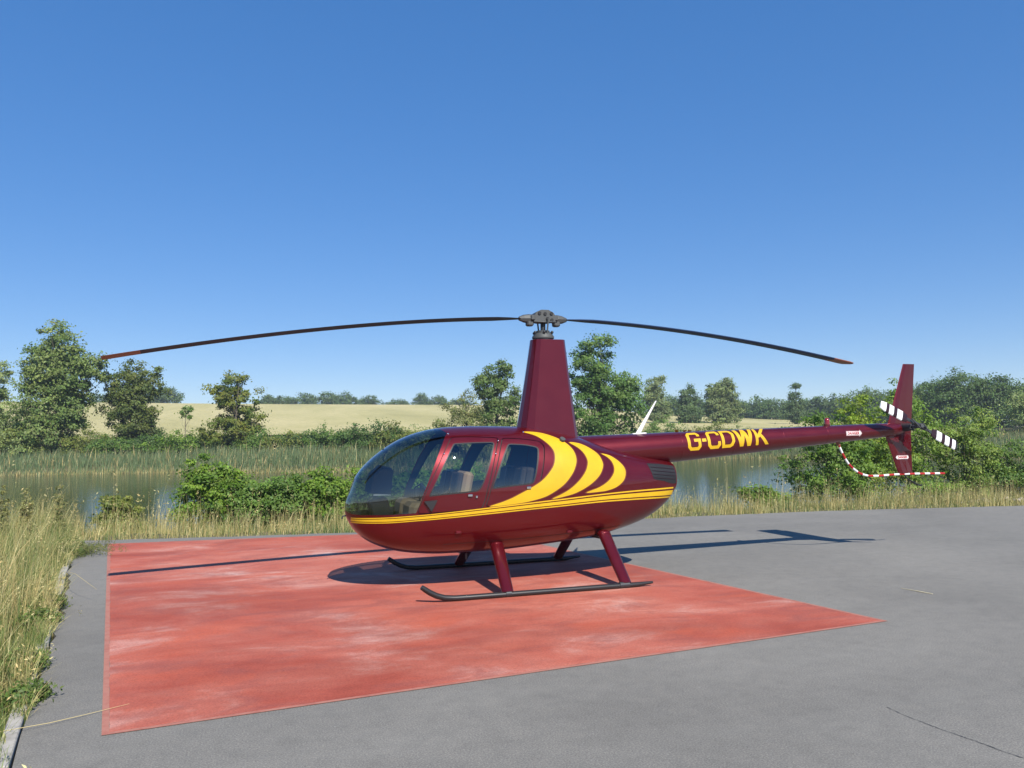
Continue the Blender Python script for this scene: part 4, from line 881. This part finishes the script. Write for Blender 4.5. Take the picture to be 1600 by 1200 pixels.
for k, (x, y, h) in enumerate([(-2.6, 9.9, 1.10), (-1.9, 9.5, 1.22), (-1.1, 9.9, 1.30), (-.3, 9.5, 1.34), (.6, 9.9, 1.36), (1.5, 9.6, 1.36), (2.4, 9.9, 1.3), (3.3, 9.6, 1.25)]):
    NB('leafy_shrub', 'broad-leaved green shrub in the thicket behind the cockpit', x, y, [(0, 0, h*.62, .55, .5, h*.40), (.35, -.1, h*.45, .55, .5, h*.4), (-.35, 0, h*.5, .55, .5, h*.4)], clumps=190, pal=BRIGHT, group='thicket behind the cockpit', trunk=(h*.9, .03), **shr)
NB('dark_shrub', 'olive low shrub at the water edge, left of the lone bright shrub', -6.3, 10.4, [(0, 0, .62, .36, .35, .36), (.1, 0, .35, .5, .45, .35)], clumps=75, pal=OLIVE, trunk=(.9, .03), **shr)
NB('leafy_shrub', 'low green shrub in the dry grass behind the tail boom', 8.9, 8.4, [(0, 0, .36, .42, .4, .26), (.4, 0, .30, .4, .35, .22)], clumps=70, pal=BRIGHT, trunk=(.8, .03), **shr)
shr2 = dict(per=62, clump_r=.24, leaf=.076, aspect=.55, fill=.4, spread=.25, limbs=44)
NB('young_tree', 'round dark-leaved young tree left of the tail guard', 12.0, 9.3, [(-.2, 0, 1.75, .75, .7, .55), (-.3, 0, 1.05, .85, .8, .65), (.4, 0, 1.1, .8, .7, .7), (0, 0, .5, .9, .8, .5)], clumps=210, pal=((0.0588, 0.1297, 0.0225), (0.1329, 0.2288, 0.0375)), trunk=(2.0, .04), cat='young tree', **shr2)
NB('young_tree', 'yellow-green young tree with upright branches behind the tail boom end', 13.5, 9.9, [(0, 0, 2.45, .55, .5, .5), (-.25, 0, 1.9, .7, .6, .6), (.35, 0, 1.6, .8, .7, .7), (0, 0, .8, .9, .8, .7)], clumps=230, pal=YELG, trunk=(2.6, .045), cat='young tree', **shr2)
NB('young_tree', 'tall light green young tree behind the tail fin', 15.3, 9.8, [(-.2, 0, 2.5, .5, .5, .55), (.2, 0, 1.9, .75, .6, .65), (-.35, 0, 1.4, .8, .7, .7), (.2, 0, .7, .95, .8, .6)], clumps=230, pal=((0.0980, 0.1830, 0.0312), (0.1680, 0.2669, 0.0500)), trunk=(2.7, .045), cat='young tree', **shr2)
NB('young_tree', 'loose young tree with sunlit pale twigs behind the tail rotor', 17.1, 9.6, [(.3, 0, 2.1, .7, .5, .5), (-.2, 0, 1.7, .8, .7, .6), (.5, 0, 1.2, .9, .8, .65), (0, 0, .6, 1.0, .8, .55)], clumps=220, pal=((0.1051, 0.1830, 0.0375), (0.2100, 0.2898, 0.0750)), trunk=(2.4, .045), cat='young tree', **shr2)
NB('young_tree', 'low spreading green bush at the right end of the near bank', 18.6, 9.2, [(0, 0, 1.2, .9, .8, .5), (.6, 0, .7, .8, .7, .5), (-.5, 0, .7, .8, .7, .5)], clumps=180, pal=GREEN, trunk=(1.3, .04), cat='bush', **shr2)

# ---- grasses
def blades(xy, z0, h, w, lean, tint, seg=3):
    n = len(xy); a = rng.random(n)*2*np.pi; d = np.stack([np.cos(a), np.sin(a), 0*a], -1); side = np.stack([-np.sin(a+.7), np.cos(a+.7), 0*a], -1)
    rows = []
    for k in range(seg+1):
        t = k/seg; c = np.stack([xy[:, 0], xy[:, 1], z0], -1)+d*(lean*h*t**2)[:, None]; c[:, 2] += h*t*(1-.25*lean*t)
        ww = (w*(1-t*.85))[:, None]/2; rows.append(np.stack([c-side*ww, c+side*ww], 1))
    V = np.stack(rows, 1).reshape(n, -1, 3); m = (seg+1)*2; base = np.arange(n)[:, None]*m
    F = np.concatenate([base+np.array([2*k, 2*k+1, 2*k+3, 2*k+2]) for k in range(seg)], 1).reshape(-1, 4)
    tip = V[:, -1, :]; return V.reshape(-1, 3), F, np.repeat(tint, m, axis=0), tip
STRAW = np.array([[.46, .39, .17], [.56, .49, .25], [.38, .32, .13], [.49, .38, .17], [.36, .35, .15]]); GRN = np.array([[.14, .19, .045], [.20, .24, .07], [.25, .27, .10], [.10, .155, .05]])
def grass(name, label, xy, hmin, hmax, w, green, heads=.2, hscale=None, lean=.45, pal_g=GRN, pal_s=STRAW, headsize=.05, patch=True):
    n = len(xy); z = height(xy[:, 0], xy[:, 1])-.01
    patchy = .5+.5*np.sin(xy[:, 0]*1.9+np.sin(xy[:, 1]*1.3)*2)*np.cos(xy[:, 1]*1.5+xy[:, 0]*.6)
    isg = rng.random(n) < (np.clip(green*(.35+1.3*patchy), 0, 1) if patch else green)
    if patch and hscale is not None: hscale = hscale*(.55+.8*(.5+.5*np.sin(xy[:, 0]*3.1+1.7*np.sin(xy[:, 1]*2.3))*np.sin(xy[:, 1]*2.7+xy[:, 0])))
    tint = np.where(isg[:, None], pal_g[rng.integers(len(pal_g), size=n)], pal_s[rng.integers(len(pal_s), size=n)])*(1+rng.normal(0, .15, (n, 1)))
    h = (hmin+(hmax-hmin)*rng.random(n)**1.6)*np.where(isg, .75, 1)
    if hscale is not None: h = h*hscale
    V, F, tt, tip = blades(xy, z, h, w*(.6+.8*rng.random(n)), np.abs(rng.normal(lean*.6, lean*.5, n)), np.clip(tint, .01, .8))
    hd = (~isg) & (rng.random(n) < heads)
    if hd.any():
        P = np.repeat(tip[hd], 5, axis=0)+rng.normal(0, 1, (hd.sum()*5, 3))*np.array([.012, .012, .045])*headsize/.05; N = unit(len(P))
        V2, F2, t2 = leaf_cloud(P, N, headsize*(.5+rng.random(len(P))), .28, np.repeat(np.clip(tint[hd]*1.12, 0, .8), 5, axis=0)); F = np.vstack([F, F2+len(V)]); V = np.vstack([V, V2]); tt = np.vstack([tt, t2])
    return tag(obj(name, mesh_np(name, V, F, tint=tt), M_GRASS), label, 'grass', kind='stuff')
# left of the kerb
n = 52000; y = -6.2+rng.random(n)*15.2; off = rng.random(n)**1.25*3.6; x = kerb_x(y)-.06-off-.05*np.sin(y*3)
ov = rng.random(n) < .13; yo = np.where(rng.random(n) < .62, rng.uniform(-3.7, .35, n), rng.uniform(3.1, 6.6, n)); y = np.where(ov, yo, y); off = np.where(ov, -.05+.12*rng.random(n), off); x = np.where(ov, kerb_x(y)-.06-off+.03*np.sin(y*5), x)
grass('dry_grass', 'tall dry grass and weeds left of the kerb', np.stack([x, y], -1), .25, 0.98, .0065, .66, .07, hscale=.45+.55*sstep(0, .5, off), lean=.5, headsize=.035)
# strip between the asphalt and the pond
n = 62000; x = -9+rng.random(n)*33; d = rng.random(n)**1.2; e = edge_y(np.maximum(x, -6.4)); y = e+.04+d*5.2
pg = np.exp(-((x+2.3)/.8)**2)+np.exp(-((x-5.2)/.7)**2)+.7*np.exp(-((x-9.2)/1.2)**2)
gm = rng.random(n) < np.clip(pg, 0, .85)
tc = rng.integers(0, 2600, n); tf = rng.random(n) < .6; tcx = -9+rng.random(2600)*33; tcd = rng.random(2600)**1.2
x = np.where(tf, tcx[tc]+rng.normal(0, .09, n), x); d = np.where(tf, np.clip(tcd[tc]+rng.normal(0, .016, n), .001, 1), d); y = edge_y(np.maximum(x, -6.4))+.04+d*5.2
grass('bank_grass', 'dry straw-coloured grass strip along the far asphalt edge', np.stack([x, y], -1)[~gm], .12, .66, .009, .30, .08, hscale=(.38+.75*sstep(0, .25, d))[~gm], headsize=.04)
grass('green_weeds', 'soft green weeds in the strip behind the helicopter', np.stack([x, y], -1)[gm], .12, .50, .012, .93, .05, hscale=(.6+.4*sstep(0, .3, d))[gm], pal_g=np.array([[.085, .15, .045], [.115, .185, .06], [.10, .145, .055]]))
# tall thin stalks
n = 130; x = np.concatenate([rng.uniform(-9.5, -2.2, 80), rng.uniform(4.2, 13.5, 50)]); y = edge_y(np.maximum(x, -6.4))+rng.uniform(1.0, 3.8, n)
grass('dry_stalks', 'tall bleached stalks standing above the bank grass', np.stack([x, y], -1), .7, 1.25, .010, 0, .6, lean=.25, headsize=.06)
# far bank reeds
n = 52000; b = rng.uniform(-20, 58, n); t = rng.random(n)**1.1*8.5-.3; r_ = rf(b)+t
xy = np.stack([CAM[0]+r_*np.sin(np.radians(b)), CAM[1]+r_*np.cos(np.radians(b))], -1)
grass('reeds', 'blue-green reed bed along the far waterline', xy, .6, 1.55, .06, .95, .05, patch=False, pal_g=np.array([[.115, .175, .075], [.15, .205, .095], [.125, .18, .085], [.19, .21, .10]]), hscale=.55+.45*sstep(0, 2.5, t), lean=.3, headsize=.2)
n = 9000; b = rng.uniform(-20, 58, n); r_ = rf(b)-.5+rng.random(n)*.9
xy = np.stack([CAM[0]+r_*np.sin(np.radians(b)), CAM[1]+r_*np.cos(np.radians(b))], -1)
grass('dead_reeds', 'thin tan line of dead reeds at the far waterline', xy, .2, .55, .05, .1, 0, patch=False, lean=.3)
n = 34000; b = rng.uniform(-20, 58, n); r_ = rf(b)+7+rng.random(n)*20
xy = np.stack([CAM[0]+r_*np.sin(np.radians(b)), CAM[1]+r_*np.cos(np.radians(b))], -1)
grass('meadow_grass', 'rough meadow between the reed bed and the wheat', xy, .35, .9, .075, .86, .0, lean=.4, patch=False, pal_g=np.array([[.10, .145, .05], [.15, .175, .065]]))

# ---- weeds at the kerb, tall mulleins, fallen stems
for k, (x, y, w, h) in enumerate([(-5.98, 4.35, .30, .22), (-5.36, .02, .20, .26), (-5.26, -.75, .18, .24), (-5.0, -2.5, .16, .22), (-4.80, -3.35, .12, .16), (-6.25, 5.6, .3, .25)]):
    w *= .72; h *= .62
    plant('weed_clump', 'leafy green weed spilling over the kerb onto the asphalt', 'weed', (x-.10, y, 0.0), [(0, 0, h*.5, w, w*1.1, h*.5), (.05, .15, h*.3, w*.7, w*.9, h*.3)], clumps=70, per=34, clump_r=.08, leaf=.032, pal=((.06, .11, .025), (.12, .175, .045)), group='weeds along the kerb', trunk=(h*.6, .008), limbs=14, aspect=.5, fill=.3, foliage='foliage')
for k, (x, y, h) in enumerate([(-7.55, 6.6, 1.1), (-7.35, 7.2, .95), (-7.1, 6.2, 1.12), (-6.85, 7.4, 1.0), (-7.9, 7.0, 1.05)]):
    plant('tall_weed', 'tall spiky weed with pale flower spire above the left grass', 'weed', (x, y), [(0, 0, h*.92, .035, .035, .16), (0, 0, h*.6, .12, .12, .25), (0, 0, h*.3, .17, .17, .22)], clumps=46, per=16, clump_r=.07, leaf=.055, pal=((.12, .14, .06), (.24, .24, .10)), group='tall weeds above the left grass', trunk=(h, .010), limbs=16, aspect=.4, fill=.3, foliage='foliage')
plant('creeping_weed', 'feathery weed creeping across asphalt to the red square corner', 'weed', (-5.92, 4.75, 0.004), [(0, 0, .08, .55, .75, .09), (-.2, -.45, .09, .45, .35, .12)], clumps=95, per=26, clump_r=.13, leaf=.05, pal=((.07, .10, .03), (.15, .16, .06)), trunk=(.12, .006), limbs=22, aspect=.16, fill=.2, foliage='foliage')
for p, lab in (([(-4.86, -3.95, .03), (-4.62, -3.85, .02), (-4.42, -3.72, .012), (-4.20, -3.60, .014)], 'long straw stem lying from the kerb to the square corner'), ([(-5.45, 1.0, .25), (-5.30, .6, .28), (-5.12, .35, .20), (-5.02, .2, .16)], 'bent straw stem leaning out over the asphalt edge')):
    m = MB(); m.tube(p, [.0024, .0024, .002, .001], 5); tag(m.build('straw_stem', mat('straw', (.50, .41, .20), .7)), lab, 'straw')
m = MB(); m.tube([(3.53, -2.62, .004), (3.50, -2.5, .006), (3.46, -2.25, .006)], [.004, .006, .002], 5); tag(m.build('straw_stem', mat('straw_pale', (.6, .52, .33), .7)), 'pale seed stalk lying on the open asphalt', 'straw')
# stones heap on the right
m = MB()
for k in range(260):
    x, y = 15.2+rng.normal(0, .5), 7.0+rng.normal(0, .55); r_ = rng.uniform(.03, .09); m.sphere((x, y, float(height(x, y))+.02+rng.random()*.08), r_, 6, 4, (1, rng.uniform(.7, 1), rng.uniform(.5, .8)))
tag(m.build('gravel', M_STONE), 'pale stone rubble in the grass beside the asphalt', 'gravel', kind='stuff')

# ------------------------------------------------------------------ summer haze
hm = bpy.data.materials.new('haze'); hm.use_nodes = True; hn = hm.node_tree; hn.nodes.clear()
pv = hn.nodes.new('ShaderNodeVolumePrincipled'); pv.inputs['Color'].default_value = (.80, .88, 1, 1); pv.inputs['Density'].default_value = .0005; pv.inputs['Anisotropy'].default_value = .1
ho = hn.nodes.new('ShaderNodeOutputMaterial'); hn.links.new(pv.outputs[0], ho.inputs['Volume'])
zl = min(float(v.co.z) for v in bpy.data.objects['ground'].data.vertices)
h_ = MB(); h_.box((CAM[0], CAM[1], 13+(zl-1)/2), (1900, 1900, 26-(zl-1))); tag(h_.build('haze', hm), 'thin summer haze over the whole place', 'haze', kind='stuff')
